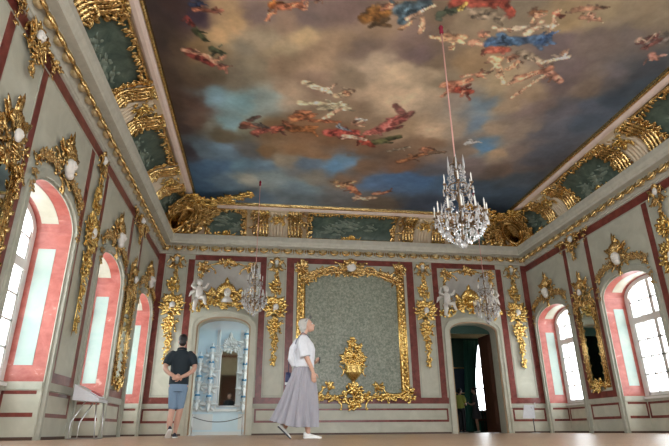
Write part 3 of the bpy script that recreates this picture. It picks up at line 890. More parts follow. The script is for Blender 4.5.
# tall drop of trophies on a narrow field; origin at the foot of the drop (top is 3.3 above it)
rng = random.Random(11)
med = G(); top = G(); clus = G(); garl = G(); tail = G()
head(med, 0, 3.20, .085, .05)
med.ball(P(.02, 1.78, .10), .085, .06, .10); med.ball(P(-.03, 1.70, .10), .06, .05, .06)
mir(top, .16, 3.24, -.5, .42, -3, -16, -12, .026); mir(top, .14, 3.06, -1.0, .34, 4, 18, 12, .022)
mleaf(top, .05, 3.13, .7, .24, .075); mleaf(top, .05, 3.1, -.9, .26, .08); top.shell(0, 3.24, UP, .15, 2.0, 7, .03)
top.spray(rng, 0, 3.08, DN, .50, 26, .10, .02, .07)
for i in range(9):
    v = 2.92 - i * .045
    garl.flower(.03 * math.sin(i * 1.4), v, .055, .02, 0, 5, i)
clus.patch(rng, 0, 2.38, .15, .20, 46, .13); mir(clus, .12, 2.45, 1.3, .35, 4, 15, 9, .022); clus.acanthus(0, 2.5, UP, .24, .08)
clus.patch(rng, 0, 1.78, .26, .27, 95, .15); mir(clus, .20, 1.72, 1.2, .5, -4, -12, -9, .028); clus.shell(0, 1.86, UP, .22, 2.2, 9, .05)
mleaf(clus, .1, 1.9, .9, .28, .08); mleaf(clus, .1, 1.64, -.7, .26, .08)
clus.tube([P(-.26, 1.5, .06), P(.26, 2.06, .08)], .016, 6); clus.tube([P(.28, 1.5, .06), P(-.24, 2.06, .08)], .016, 6)
clus.patch(rng, 0, 1.20, .17, .19, 52, .13); mir(clus, .13, 1.24, 1.4, .34, -4, -14, -9, .022); clus.flower(0, 1.2, .13, .07, 0, 6)
for i in range(7):
    garl.flower(.025 * math.sin(i * 1.9), 1.52 - i * .045, .05, .02, 0, 5, i)
tail.spray(rng, 0, 1.06, DN, .95, 60, .11, .02, .10); tail.acanthus(0, .3, DN, .28, .07)
tail.tube([P(0, 1.1, .02), P(.01, .6, .03), P(0, .15, .02), P(0, 0.0, .01)], [.02, .018, .012, .004], 6)
for i in range(5): tail.flower(.03 * (-1) ** i, .95 - i * .11, .06, .03, 0, 5, i)
proto('wall_trophy', [('leaf_cresting', top, 'gold'), ('flower_garland', garl, 'gold_bright'), ('trophy_cluster', clus, 'gold_bright'), ('leaf_tail', tail, 'gold_bright'), ('mask', med, 'stucco', 'small white stucco masks among the gold')])

# short head ornament under the cornice over a pier mirror; origin at its foot
med = G(); top = G(); garl = G()
head(med, 0, .62, .10, .06)
mir(top, .2, .66, -.5, .5, -3, -14, -10, .03); mir(top, .15, .46, -1.0, .4, 4, 16, 10, .025); top.shell(0, .68, UP, .17, 2.2, 7, .04)
mleaf(top, .06, .56, .7, .28, .08); mleaf(top, .06, .5, -.9, .3, .09); top.patch(rng, 0, .58, .22, .18, 30, .12)
garl.spray(rng, 0, .48, DN, .46, 42, .10, .02, .09)
for s in (-1, 1):
    garl.spray(rng, s * .16, .66, RT if s > 0 else LF, .62, 40, .09, .01, .07)
    garl.spray(rng, s * .58, .64, DN, .30, 16, .08, .01, .05)
proto('cornice_ornament', [('leaf_scrolls', top, 'gold'), ('garland', garl, 'gold'), ('mask', med, 'stucco', 'white stucco mask')])

# crest over a window arch; origin at the crown of the arch
med = G(); top = G(); wings = G(); fl = G()
med.ball(P(0, .24, .12), .13, .08, .15); med.ball(P(.03, .12, .12), .09, .07, .07); head(med, 0, .27, .09, .15)
top.shell(0, .30, UP, .34, 1.9, 9, .05); top.patch(rng, 0, .26, .25, .22, 54, .13, .01); top.acanthus(0, .52, UP, .38, .10); top.acanthus(.05, .5, 1.9, .30, .08); top.acanthus(-.05, .5, 1.1, .30, .08)
mir(top, .22, .22, 1.2, .55, -4, -11, -9, .036); mir(top, .13, .62, 1.9, .36, 5, 13, 8, .026); top.acanthus(0, .02, DN, .26, .11)
mleaf(top, .12, .4, .5, .34, .1)
for s in (-1, 1):
    for i in range(11):
        x = .25 + i * .068
        v = arch_v(min(x, .98), 1.08, SPRING, RISE + .14) - (SPRING + RISE) + .02
        wings.patch(rng, s * x, v + .03, .06, .06, 7, .095, .01)
    mir(wings, .48, .17, .15, .55, -2.5, -10, -14, .032) if s > 0 else None
    mir(wings, .82, -.0, -.7, .42, -3, -14, -9, .028) if s > 0 else None
    for i in range(5):
        fl.flower(s * (.34 + i * .14), .12 - .02 * i * i * .4, .075, .06, 0, 6, i)
    fl.spray(rng, s * .97, -.24, DN, .40, 26, .09, .02, .05)
proto('window_crest', [('shell_cluster', top, 'gold'), ('leaf_wings', wings, 'gold'), ('flower_garland', fl, 'gold_dark'), ('cartouche', med, 'stucco', 'white stucco cartouche')])

# pier mirror: narrow glass in a gilded frame with a tall crest; origin on the dado ledge
fr = G(); gl = G(); cr = G(); ft = G(); med = G()
hw, h = .26, 2.12
gl.hexa([P(-hw - .02, .14, .005), P(hw + .02, .14, .005), P(hw + .02, .14, .018), P(-hw - .02, .14, .018), P(-hw - .02, h + .02, .005), P(hw + .02, h + .02, .005), P(hw + .02, h + .02, .018), P(-hw - .02, h + .02, .018)])
for s in (-1, 1):
    for x, r in ((hw + .02, .02), (hw + .075, .034), (hw + .135, .018)):
        fr.tube([P(s * x, .08, .035), P(s * x, h, .035)], r, 6)
    for i in range(22):
        fr.leaf(s * (hw + .075), .14 + i * .108, UP + s * (-1) ** i * .7, .10, .03, .06, .03)
for v in (.12, h):
    fr.tube([P(-hw - .14, v, .035), P(hw + .14, v, .035)], .034, 6); fr.tube([P(-hw - .1, v + .05, .03), P(hw + .1, v + .05, .03)], .018, 6)
fr.box(-hw - .15, -hw, -.02, -.002, .06, h); fr.box(hw, hw + .15, -.02, -.002, .06, h)
ft.patch(rng, 0, .12, .24, .10, 34, .12); ft.flower(0, .12, .12, .06, 0, 7); mir(ft, .25, .13, .3, .34, 4, 13, 10, .028)
cr.patch(rng, 0, h + .24, .30, .26, 80, .13, .01); mir(cr, .25, h + .16, 1.2, .55, -4, -10, -9, .032); mir(cr, .18, h + .48, 1.9, .44, 4, 12, 8, .026)
cr.shell(0, h + .34, UP, .28, 2.0, 9, .05); cr.acanthus(0, h + .55, UP, .34, .10); mleaf(cr, .12, h + .42, .8, .32, .09); mleaf(cr, .3, h + .1, -1.0, .30, .08)
cr.acanthus(0, h + .12, DN, .24, .10)
for s in (-1, 1): cr.spray(rng, s * .38, h + .1, DN, .5, 22, .09, .03, .05)
med.ball(P(0, h + .30, .14), .07, .05, .09); head(med, .02, h + .32, .06, .15)
proto('pier_mirror', [('frame', fr, 'gold'), ('glass', gl, 'mirror_glass'), ('crest', cr, 'gold'), ('foot_ornament', ft, 'gold_bright'), ('mask', med, 'stucco', 'white stucco mask in the crest')])

# cove bracket group: two gilded consoles with a pale fluted field between; origin on the cornice
def cv(q):
    """Bend ornament space on to the cove: v is the arc position 0..1, w lifts off the plaster."""
    u, w, t = q.x, -q.y, q.z
    t = max(-.02, min(1.05, t)); o, z = cove(max(0, min(1, t)))
    a = t * PI / 2; nx_, nz_ = math.cos(a), -math.sin(a)
    return Vector((u, -(o + nx_ * w), z - 5.72 + nz_ * w))


def bend(g):
    h = G(); h.v = [tuple(cv(Vector(q))) for q in g.v]; h.f, h.m, h.s = g.f, g.m, g.s
    return h


flu = G(); con = G(); gar = G(); pal = G()
for k in range(5):
    x = -.20 + k * .10
    flu.tube([P(x, t / 10, .07) for t in range(1, 10)], .045, 8)
for s0, s1 in ((-.30, .30), (-.66, -.34), (.34, .66)):
    flu.rings([[P(s0, t / 10, .0), P(s0, t / 10, .06), P(s1, t / 10, .06), P(s1, t / 10, 0)] for t in range(0, 11)], 0, False)
for s in (-1, 1):
    for dx in (-.15, -.05, .05, .15):
        con.tube([P(s * .5 + dx, t / 10, .09 + .03 * math.sin(t)) for t in range(1, 11)], [.038 + .010 * math.sin(t * 1.9) for t in range(1, 11)], 7)
        for t in range(2, 10):
            con.ball(P(s * .5 + dx + .05, t / 10, .08), .025, .025, .03, nu=6, nv=4)
    for i in range(12):
        t = rng.uniform(.5, .98)
        con.leaf(s * .5 + rng.uniform(-.17, .17), t, rng.uniform(-PI, PI), .14, .036, .09, .06, rng.uniform(-1, 1))
    for t in (.84,):
        con.flower(s * .5, t, .09, .10, 0, 6)
    gar.scroll(s * .5, .93, 0, .5, 3, 12, 12, .03, .11); gar.scroll(s * .5, .12, 0, .42, -3, -12, -12, .03, .11)
for i in range(26):
    gar.leaf(rng.uniform(-.24, .24), rng.uniform(.55, .95), rng.uniform(-PI, PI), .12, .034, .11, .05, rng.uniform(-1, 1))
gar.flower(0, .72, .12, .12, 0, 6)
for s in (-1, 1):
    for i in range(17):
        t = rng.uniform(.04, .98)
        pal.leaf(s * (.74 + rng.uniform(-.09, .06)), t, (RT if s > 0 else LF) + rng.uniform(-1.2, 1.2), .13, .035, .03, .04, rng.uniform(-1.4, 1.4))
    for t in (.25, .55, .85): pal.scroll(s * .78, t, UP, .24, s * 4, s * 12, s * 12, .022, .03)
proto('cove_bracket', [('fluted_panel', bend(flu), 'cream', 'cream fluted panel'), ('console', bend(con), 'gold'), ('garland', bend(gar), 'gold_bright'), ('leaf_border', bend(pal), 'gold')])


# green grisaille painting on the cove, width 2*hw
def cove_panel(pname, hw):
    can = G(); fig = G(); fr = G(); crest = G()
    n = 18
    rows = []
    for j in range(13):
        t = .10 + .80 * j / 12
        rows.append([P(-hw + 2 * hw * i / n, t, .022) for i in range(n + 1)])
    can.rings(rows, 0, True, False, False)
    rr = random.Random(int(hw * 100))
    for k in range(int(5 * hw) + 3):                                # low painted-relief putti and clouds in the green
        u = rr.uniform(-hw * .6, hw * .6); t = rr.uniform(.3, .65)
        fig.ball(P(u, t, .03), .09, .012, .05, nu=8, nv=5); fig.ball(P(u + .05, t + .09, .03), .04, .012, .03, nu=7, nv=5)
        fig.tube([P(u + .05, t, .03), P(u + .17, t - .06, .03), P(u + .24, t - .02, .03)], [.03, .025, .012], 6, 0, True, (0, -1, 0), .4)
        fig.tube([P(u - .05, t + .03, .03), P(u - .17, t + .08, .03)], [.025, .012], 6, 0, True, (0, -1, 0), .4)
        fig.ball(P(u - .08, t - .1, .027), .17, .008, .04, nu=8, nv=5)
    for s in (-1, 1):
        fr.tube([P(s * hw, .08 + .84 * i / 12, .03) for i in range(13)], .03, 6)
        for i in range(30):
            t = rr.uniform(.06, .95)
            fr.leaf(s * (hw + rr.uniform(-.08, .04)), t, (LF if s > 0 else RT) + rr.uniform(-1.3, 1.3), .13, .036, .03, .05, rr.uniform(-1.4, 1.4))
        for t in (.2, .5, .8): fr.scroll(s * (hw - .03), t, UP, .26, -s * 4, -s * 12, -s * 12, .022, .035)
    for t in (.09, .92):
        fr.tube([P(-hw + 2 * hw * i / 16, t, .03) for i in range(17)], .024, 6)
    for i in range(int(hw * 52)):
        u = rr.uniform(-hw, hw)
        fr.leaf(u, .93 - .05 * rr.random() - .03 * math.cos(u / hw * 9), DN + rr.uniform(-1.3, 1.3), .10, .03, .03, .04, rr.uniform(-1, 1))
    crest.shell(0, .10, UP, .16, 2.4, 7, .05); crest.patch(rr, 0, .10, .26, .06, 26, .11); mir(crest, .2, .10, .2, .3, 4, 13, 10, .022, .05)
    proto(pname, [('canvas', bend(can), 'grisaille'), ('painted_figures', bend(fig), 'grisaille_figure'), ('gilded_frame', bend(fr), 'gold'), ('crest', bend(crest), 'gold_bright')])


cove_panel('cove_painting', .93)
cove_panel('cove_painting_wide', 1.42)
cove_panel('cove_painting_short', .62)

# ---------------------------------------------------------------- placing the ornament
PIERS = [12.75, 9.40, 6.05]
WN = {('L', 14.45): 'last window before the far left corner', ('L', 11.05): 'middle window on the left wall', ('L', 7.75): 'large nearest window on the left wall',
      ('R', 14.45): 'window next to the far right corner', ('R', 11.05): 'large window at the right edge'}
for (side, y), txt in WN.items():
    place('window_crest', 'gilded rocaille crest with white cartouche over the ' + txt, 'ornament', at(side, y, SPRING + RISE + .17, .002), SIDE_ROT[side], 'gilded crests over the windows')
PM = {('L', 12.75): 'gold framed pier mirror between the two far windows on the left wall', ('L', 6.05): 'gold framed pier mirror at the left edge, nearest of all',
      ('R', 12.75): 'tall gold framed pier mirror between the two right wall windows'}
for (side, y), txt in PM.items():
    place('pier_mirror', txt, 'mirror', at(side, y, .985, .010), SIDE_ROT[side], 'gilded pier mirrors', (1.08, .85, 1.06))
for (side, y), txt in {('L', 12.75): 'above the far left pier mirror', ('L', 6.05): 'above the mirror at the left edge', ('R', 12.75): 'above the right wall pier mirror'}.items():
    place('cornice_ornament', 'gilded ornament with white mask under the cornice, ' + txt, 'ornament', at(side, y, 4.48, .014), SIDE_ROT[side], 'gilded masks under the cornice')
for (side, y), txt in {('L', 9.40): 'gilded trophy drop on the narrow pier between the two nearest left windows', ('R', 9.40): 'gilded trophy drop at the right edge, beyond the cut off window'}.items():
    place('wall_trophy', txt, 'ornament', at(side, y, 1.62, .010), SIDE_ROT[side], 'gilded trophy drops', (.95, .85, 1.06))
for x, txt in ((-5.38, 'gilded trophy drop on the far wall by the left corner, above the man'), (-2.345, 'gilded trophy drop between the pale cabinet doorway and the woman'),
               (2.345, 'gilded trophy drop between the big grey green panel and the dark doorway'), (5.38, 'gilded trophy drop on the far wall right of the dark doorway')):
    place('wall_trophy', txt, 'ornament', at('B', CX + x, 1.80, .002), 0, 'gilded trophy drops', (.98, 1.0, 1.0))
CB = [('B', CX - 2.36, 'left of the middle of the far cove'), ('B', CX + 2.36, 'on the far cove beside the big chandelier'),
      ('L', 12.72, 'farthest on the left cove'), ('L', 9.40, 'second from the far corner on the left cove'), ('L', 6.05, 'nearest on the left cove, at the top edge'),
      ('R', 12.72, 'farthest on the right cove'), ('R', 9.40, 'second from the far corner on the right cove')]
for side, s, txt in CB:
    place('cove_bracket', 'pair of gilded consoles with cream fluting, ' + txt, 'bracket', at(side, s, 5.72), SIDE_ROT[side], 'gilded bracket pairs on the cove')
for side, s, kind, txt in (('B', CX, 'cove_painting_wide', 'long dark green relief painting in the middle of the far cove'),
                           ('B', CX - 3.98, 'cove_painting_short', 'dark green cove painting near the left corner of the far wall'),
                           ('B', CX + 3.98, 'cove_painting_short', 'dark green cove painting behind the big chandelier'),
                           ('L', 11.05, 'cove_painting', 'dark green cove painting over the middle left window'), ('L', 7.75, 'cove_painting', 'largest dark green cove painting, high at the left'),
                           ('L', 14.05, 'cove_painting_short', 'small dark green cove painting beside the far left corner'),
                           ('R', 11.05, 'cove_painting', 'middle dark green cove painting on the right side'), ('R', 7.75, 'cove_painting', 'dark green cove painting cut by the right edge'),
                           ('R', 14.05, 'cove_painting_short', 'small dark green cove painting beside the far right corner')):
    place('cove_painting', txt, 'painting', at(side, s, 5.72), SIDE_ROT[side], 'green cove paintings', None, kind)

# corner cartouches: a scrolled shield across the cove corner and a spray of leaves over the painting frame
def cartouche(side, label):
    sg = 1 if side == 'L' else -1
    x0 = WL if side == 'L' else WR
    base = Vector((x0 + sg * .30, D - .30, 5.74))
    t = thing('corner_cartouche', label, 'ornament', base, 0, 'gilded corner cartouches')
    rr = random.Random(21 if sg > 0 else 22)
    dg = Vector((sg * .7071, -.7071, 0)); tg = Vector((.7071, .7071 * sg, 0)) * 1.0
    def cm(q):                                                      # (u round the corner, w out, v 0..1 up the cove)
        u, w, v = q.x, -q.y, q.z
        a = min(max(v, 0), 1.0); o, z = cove(a); f = abs(u); nd = math.cos(a * PI / 2); nz = -math.sin(a * PI / 2)
        o += max(0, v - 1) * .8
        o2 = o + w * nd
        p = Vector((x0 + sg * (o2 + f), D - o2, z + w * nz)) if u * sg > 0 else Vector((x0 + sg * o2, D - o2 - f, z + w * nz))
        return p + Vector((sg, -1, 0)) * .16 * max(0, 1 - f / .5) ** 2 - base
    sh = G(); sc = G(); lv = G(); sp = G()
    for k in range(7):                                              # dished shield
        rr_ = .40 * (1 - k / 7.0)
    rows = [[P(.33 * r * math.cos(2 * PI * j / 20), .50 + .34 * r * math.sin(2 * PI * j / 20), .16 - .07 * r * r) for j in range(20)] for r in (.05, .4, .7, 1)]
    sh.rings(rows, 0, True, True)
    ring = [P(.36 * math.cos(2 * PI * j / 24), .50 + .37 * math.sin(2 * PI * j / 24), .12) for j in range(25)]
    sc.tube(ring, .055, 7); sc.tube([P(.46 * math.cos(2 * PI * j / 24), .50 + .45 * math.sin(2 * PI * j / 24), .09) for j in range(25)], .03, 6)
    for s in (-1, 1):
        for v, a, k in ((.2, .9, -4), (.55, 1.4, 4), (.9, 2.0, -4)):
            sc.scroll(s * .52, v, a if s > 0 else PI - a, .6, s * k, s * k * 3, s * k * 2.4, .045, .08)
        for i in range(70):
            lv.leaf(s * rr.uniform(.36, .95), rr.uniform(.02, 1.02), (RT if s > 0 else LF) + rr.uniform(-1.5, 1.5), .22, .06, .06, .09, rr.uniform(-1.5, 1.5))
        for i in range(6): lv.flower(s * rr.uniform(.4, .8), rr.uniform(.1, .95), .11, .10, 0, 6, i)
    for i in range(40): lv.leaf(rr.uniform(-.4, .4), rr.uniform(.86, 1.1), UP + rr.uniform(-1.4, 1.4), .22, .06, .09, .08, rr.uniform(-1, 1))
    for i in range(24): lv.leaf(rr.uniform(-.35, .35), rr.uniform(.0, .16), DN + rr.uniform(-1.4, 1.4), .18, .05, .10, .08, rr.uniform(-1, 1))
    part('shield', sh, 'gold', t, cm); part('scrollwork', sc, 'gold', t, cm); part('foliage', lv, 'gold', t, cm)
    # leaf spray that runs out over the flat painting
    zc = 6.47 - base.z
    start = Vector((x0 + sg * 1.0, D - 1.05, 0)); end = Vector((x0 + sg * 2.72, D - 2.15, 0))
    dr = (end - start).normalized(); nr = Vector((-dr.y, dr.x, 0)); Ls = (end - start).length
    def sm(q): return start + dr * q.x + nr * q.z * 1.0 + Vector((0, 0, zc + base.z + q.y)) - base
    sp.tube([P(0, 0, .05), P(Ls * .5, .05, .09), P(Ls * .97, .0, .05)], [.05, .035, .012], 6)
    for i in range(95):
        x = Ls * rr.random()
        wd = .30 * (1 - .62 * x / Ls)
        sp.leaf(x, rr.uniform(-wd, wd) * .8, rr.uniform(-1.2, 1.2) * (1.2 - .5 * x / Ls), .25 * (1.1 - .35 * x / Ls), .075, .03 + .06 * rr.random(), .10, rr.uniform(-1.2, 1.2))
    part('leaf_spray', sp, 'gold_bright', t, sm)
    sp2 = G()
    start2 = Vector((x0 + sg * .95, D - .95, 0)); dr2 = Vector((sg * .25, -1, 0)).normalized(); nr2 = Vector((-dr2.y, dr2.x, 0))
    def sm2(q): return start2 + dr2 * q.x + nr2 * q.z + Vector((0, 0, zc + base.z + q.y)) - base
    for i in range(60):
        x = .9 * rr.random(); wd = .26 * (1 - .6 * x)
        sp2.leaf(x, rr.uniform(-wd, wd), rr.uniform(-1.2, 1.2), .24, .07, .03 + .06 * rr.random(), .10, rr.uniform(-1.2, 1.2))
    part('leaf_spray', sp2, 'gold_bright', t, sm2)


cartouche('L', 'gilded corner cartouche with leaf spray at the far left ceiling corner')
cartouche('R', 'gilded corner cartouche at the far right ceiling corner beside the big chandelier')

# ---------------------------------------------------------------- large framed panel in the middle of the far wall
t = thing('wall_panel', 'large mottled grey green panel in a gold rocaille frame behind the woman', 'panel', at('B', CX, .84, .010))
pl = G(); fr = G(); cr = G(); ur = G(); cs = G(); med = G()
hw, h = 1.46, 4.04
n = 30
lo, hi = [], []
for i in range(n + 1):
    x = -hw + 2 * hw * i / n; q = abs(x) / hw
    hi.append(P(x, h - .16 - (.34 * max(0, (q - .42) / .58) ** 1.6), .012)); lo.append(P(x, .20 + .03 * math.cos(q * 7), .012))
pl.rings([lo, hi], 0, False, False, False)
part('panel', pl, 'tarnish', t)
for s in (-1, 1):
    for x, r in ((hw + .00, .024), (hw + .10, .036), (hw + .17, .026), (hw + .23, .018)):
        fr.tube([P(s * x, .2, .03), P(s * x, h - .05, .03)], r, 6)
    fr.box(*(sorted((s * (hw - .02), s * (hw + .24)))), -.022, -.002, .15, h)
    for i in range(34):
        fr.leaf(s * (hw + .13), .3 + i * .105, UP + s * (-1) ** i * .6, .13, .04, .05, .03)
    for i in range(16):
        fr.flower(s * (hw + .05), .35 + i * .22, .04, .05, 0, 5)
    fr.scroll(s * 1.28, .22, .1 if s > 0 else PI - .1, 1.0, s * 1.4, s * 10, s * 6, .05, .05); fr.scroll(s * .62, .17, .25 if s > 0 else PI - .25, .95, s * -2.0, s * -9, s * -6, .045, .05)
    fr.scroll(s * 1.62, .26, 1.2 if s > 0 else PI - 1.2, .55, s * 4, s * 12, s * 9, .045, .06)
    fr.tube([P(s * (.2 + 1.3 * i / 12), .20 + .03 * math.cos((.2 + 1.3 * i / 12) / hw * 7), .035) for i in range(13)], .04, 6)
    fr.spray(rng, s * .3, .15, 0 if s > 0 else PI, 1.25, 70, .13, .03, .08)
    fr.patch(rng, s * 1.62, .24, .19, .20, 36, .14); fr.patch(rng, s * .72, .42, .11, .12, 14, .12); fr.acanthus(s * .72, .34, UP + s * .3, .28, .09)
    # top corner: palm leaves on the uprights and the curved upper edge
    cr.patch(rng, s * 1.55, h - .04, .15, .18, 44, .14); cr.acanthus(s * 1.56, h - .02, UP, .28, .10); cr.acanthus(s * 1.51, h - .02, UP + s * .6, .25, .08); cr.acanthus(s * 1.60, h - .02, UP - s * .6, .22, .08)
    pts = [P(s * hw * q, h - .15 - (.34 * max(0, (q - .42) / .58) ** 1.6), .04) for q in (0, .15, .3, .45, .6, .72, .84, .93, 1)]
    cr.tube(pts, .045, 6); cr.tube([q + V(0, -.01, .09) for q in pts], .03, 6)
    for q in pts[1:]:
        cr.patch(rng, q.x, q.z + .06, .12, .10, 15, .13)
    cr.scroll(s * 1.18, h - .16, -.45 if s > 0 else PI + .45, .8, -s * 1.2, -s * 9, s * 9, .04, .06); cr.scroll(s * .62, h + .04, -.1 if s > 0 else PI + .1, .6, -s * 3, -s * 11, -s * 9, .035, .06)
part('frame', fr, 'gold_bright', t)
cr.patch(rng, 0, h - .02, .36, .20, 70, .15); mir(cr, .3, h + .02, 1.3, .55, -4, -11, -9, .04, .06); cr.shell(0, h + .1, UP, .22, 2.6, 11, .05)
part('crest', cr, 'gold', t)
med.ball(P(0, h + .02, .10), .16, .05, .14, nu=14, nv=8)
o = part('oval', med, 'stucco', t); o['label'] = 'pale oval boss'
for s in (-1, 1):
    cs.scroll(s * .22, .06, 1.1 if s > 0 else PI - 1.1, .62, s * 3.5, s * 10, s * 10, .05, .07); cs.acanthus(s * .12, .25, UP + s * 0.9, .34, .1, .05, 0, 0, 3)
cs.patch(rng, 0, .18, .24, .30, 70, .15, .04); cs.shell(0, .10, DN, .2, 2.2, 7, .06)
part('console', cs, 'gold_bright', t)
ur.tube([P(0, .45, .08), P(0, .52, .08), P(0, .60, .09), P(0, .72, .10), P(0, .86, .10), P(0, .98, .10), P(0, 1.03, .10)], [.12, .06, .055, .17, .27, .24, .28], 14)
ur.patch(rng, 0, 1.22, .30, .20, 80, .16, .06); ur.patch(rng, 0, 1.48, .19, .22, 60, .15, .06); ur.spray(rng, 0, 1.5, UP, .34, 26, .12, .06, .08)
for i in range(13): ur.flower(rng.uniform(-.26, .26), rng.uniform(1.08, 1.5), .085, .13, 0, 6, i)
mir(ur, .29, .90, 1.4, .34, -5, -14, -12, .028, .08); mleaf(ur, .1, .8, .6, .26, .08, .1)
part('flower_urn', ur, 'gold_bright', t)


# ---------------------------------------------------------------- over-door reliefs
def putto(g, u, v, s=1.0, face=1, w=.12):
    """A seated white child figure: torso, head, limbs with bent knees, small wings."""
    def q(a, b, c=0.0): return P(u + face * a * s, v + b * s, w + c * s)
    g.tube([q(0, 0), q(.02, .10, .02), q(.02, .22, .02), q(0, .31, 0), q(0, .36, .0)], [.085 * s, .10 * s, .092 * s, .075 * s, .035 * s], 8)
    g.ball(q(.01, .45, .02), .082 * s, .085 * s, .095 * s, nu=10, nv=7); g.ball(q(.03, .44, .10), .02 * s, nu=6, nv=4)
    g.ball(q(-.02, .50, 0), .075 * s, .075 * s, .06 * s, nu=8, nv=5)
    g.tube([q(.05, .01, .03), q(.17, .03, .10), q(.19, -.12, .12), q(.22, -.17, .15)], [.07 * s, .06 * s, .042 * s, .03 * s], 7)
    g.tube([q(-.05, .0, .03), q(-.06, -.14, .10), q(-.08, -.30, .07), q(-.03, -.33, .12)], [.07 * s, .06 * s, .042 * s, .03 * s], 7)
    g.tube([q(.07, .28, .0), q(.18, .30, .05), q(.24, .42, .07)], [.042 * s, .036 * s, .026 * s], 7)
    g.tube([q(-.07, .28, .0), q(-.19, .34, .03), q(-.13, .50, .03)], [.042 * s, .036 * s, .026 * s], 7)
    g.tube([q(-.06, .26, -.06), q(-.2, .2, -.08), q(-.26, .08, -.08)], [.03 * s, .05 * s, .01 * s], 6, 0, True, (0, -1, 0), .4)


for i, (c, lab) in enumerate(((DOORS[0], 'gilded over door relief with white putto and bust above the pale cabinet doorway'), (DOORS[1], 'gilded over door relief with white putti above the dark doorway'))):
    t = thing('overdoor_relief', lab, 'ornament', at('B', c, 3.46, .010), 0, 'gilded over door reliefs')
    pn = G(); fr = G(); gd = G(); wh = G()
    rows = []
    pn.rings([[P(-.74 + 1.48 * k / 20, .22, .006) for k in range(21)], [P(-.74 + 1.48 * k / 20, 1.40 - .10 * abs(math.cos(k / 20 * PI)) ** 3, .006) for k in range(21)]], 0, False, False, False)
    part('field', pn, 'grey_panel', t)
    for s in (-1, 1):
        fr.scroll(s * .80, .92, UP, .95, s * 1.2, s * 7, s * 10, .038, .03); fr.scroll(s * .60, 1.34, .2 if s > 0 else PI - .2, .66, s * -2.2, s * -9, s * -9, .038, .03)
        fr.scroll(s * .30, 1.45, -.15 if s > 0 else PI + .15, .5, s * -2, s * -10, s * 8, .034, .03); fr.scroll(s * .70, .5, 1.3 if s > 0 else PI - 1.3, .42, s * -4, s * -12, s * -9, .032, .03)
        fr.patch(rng, s * .74, 1.30, .12, .14, 24, .13); fr.spray(rng, s * .80, .5, UP, .7, 34, .10, .02, .05)
        gd.scroll(s * .45, .20, .2 if s > 0 else PI - .2, .62, s * 3, s * 9, s * 9, .045, .06); gd.patch(rng, s * .48, .26, .22, .16, 40, .15, .04); gd.patch(rng, s * .82, .10, .16, .14, 30, .14, .03)
        gd.acanthus(s * .3, .4, UP + s * -.5, .34, .10)
    fr.shell(0, 1.42, UP, .2, 2.4, 9, .03); fr.patch(rng, 0, 1.44, .26, .10, 34, .12)
    gd.patch(rng, 0, .34, .30, .26, 70, .17, .04); gd.shell(0, .46, UP, .38, 2.3, 11, .05); gd.acanthus(0, .72, UP, .28, .10); mir(gd, .28, .46, 1.2, .5, -4, -11, -9, .04, .06)
    putto(wh, -.80, .30, 1.12, 1)
    if i == 0:
        head(wh, .04, .50, .14, .16); wh.tube([P(.04, .22, .14), P(.04, .32, .16), P(.04, .40, .14)], [.17, .13, .06], 8)
    else:
        putto(wh, .74, .28, 1.05, -1)
        gd.ball(P(.02, .62, .16), .10, .09, .12); gd.tube([P(0, .3, .12), P(.02, .45, .15), P(.02, .58, .14)], [.16, .15, .07], 8)
    part('frame', fr, 'gold', t); part('rocaille', gd, 'gold_bright', t)
    for k_, wq_ in enumerate(pieces(wh)):
        o = part('figure', wq_, 'stucco', t); o['label'] = 'white stucco figure'

# ---------------------------------------------------------------- chandeliers: origin at the lowest crystal, full height 1.5, rope to the ceiling
def chandelier(name, label, loc, sx, sz, drop):
    t = thing(name, label, 'chandelier', loc, .2, None)
    t.scale = (sx, sx, sz)
    for pn, me, n in CH_PARTS:
        for M_ in n:
            o = link(pn, me, t); o.matrix_local = M_
            if me is CH_FINE: o['kind'] = 'stuff'
    g = G()
    top = drop / sz
    g.tube([V(0, 0, 1.46), V(.002, 0, 1.46 + (top - 1.46) * .5), V(0, 0, top)], .012, 8)
    part('rope', g, 'rope_red', t)
    g = G()
    g.lathe([(.01, top - .17), (.04, top - .16), (.03, top - .08), (.045, top - .05), (.02, top - .005), (.004, top)], n=10)
    part('tassel', g, 'tassel_red', t)


I4 = Matrix.Identity(4)
body = G()
body.lathe([(.012, .12), (.045, .16), (.02, .24), (.03, .34), (.06, .42), (.025, .5), (.018, .7), (.05, .78), (.022, .86), (.018, 1.1), (.045, 1.2), (.02, 1.28), (.06, 1.36), (.015, 1.46), (.004, 1.5)], n=12)
for zz, rr_ in ((.46, .235), (.98, .15), (1.33, .10)):
    body.tube([V(rr_ * math.cos(2 * PI * i / 20), rr_ * math.sin(2 * PI * i / 20), zz) for i in range(21)], .010, 6)
arm = G(); pts = []
for i in range(13):
    q = i / 12
    pts.append(V(.03 + .37 * q, 0, .44 - .12 * math.sin(q * PI * .9) + .16 * q * q))
arm.tube(pts, .011, 6); arm.lathe([(.006, .46), (.035, .475), (.04, .49), (.012, .50)], (.40, 0, .01), 10)
arm2 = G(); pts = [V(.02 + .22 * i / 10, 0, .92 - .09 * math.sin(i / 10 * PI) + .05 * (i / 10) ** 2) for i in range(11)]
arm2.tube(pts, .009, 6); arm2.lathe([(.006, .96), (.028, .972), (.032, .985), (.01, .99)], (.24, 0, .0), 10)
cand = G(); cand.lathe([(.011, .51), (.011, .66), (.006, .665), (.003, .69)], (.40, 0, 0), 8)
cand2 = G(); cand2.lathe([(.010, .99), (.010, 1.12), (.005, 1.125), (.003, 1.145)], (.24, 0, 0), 8)


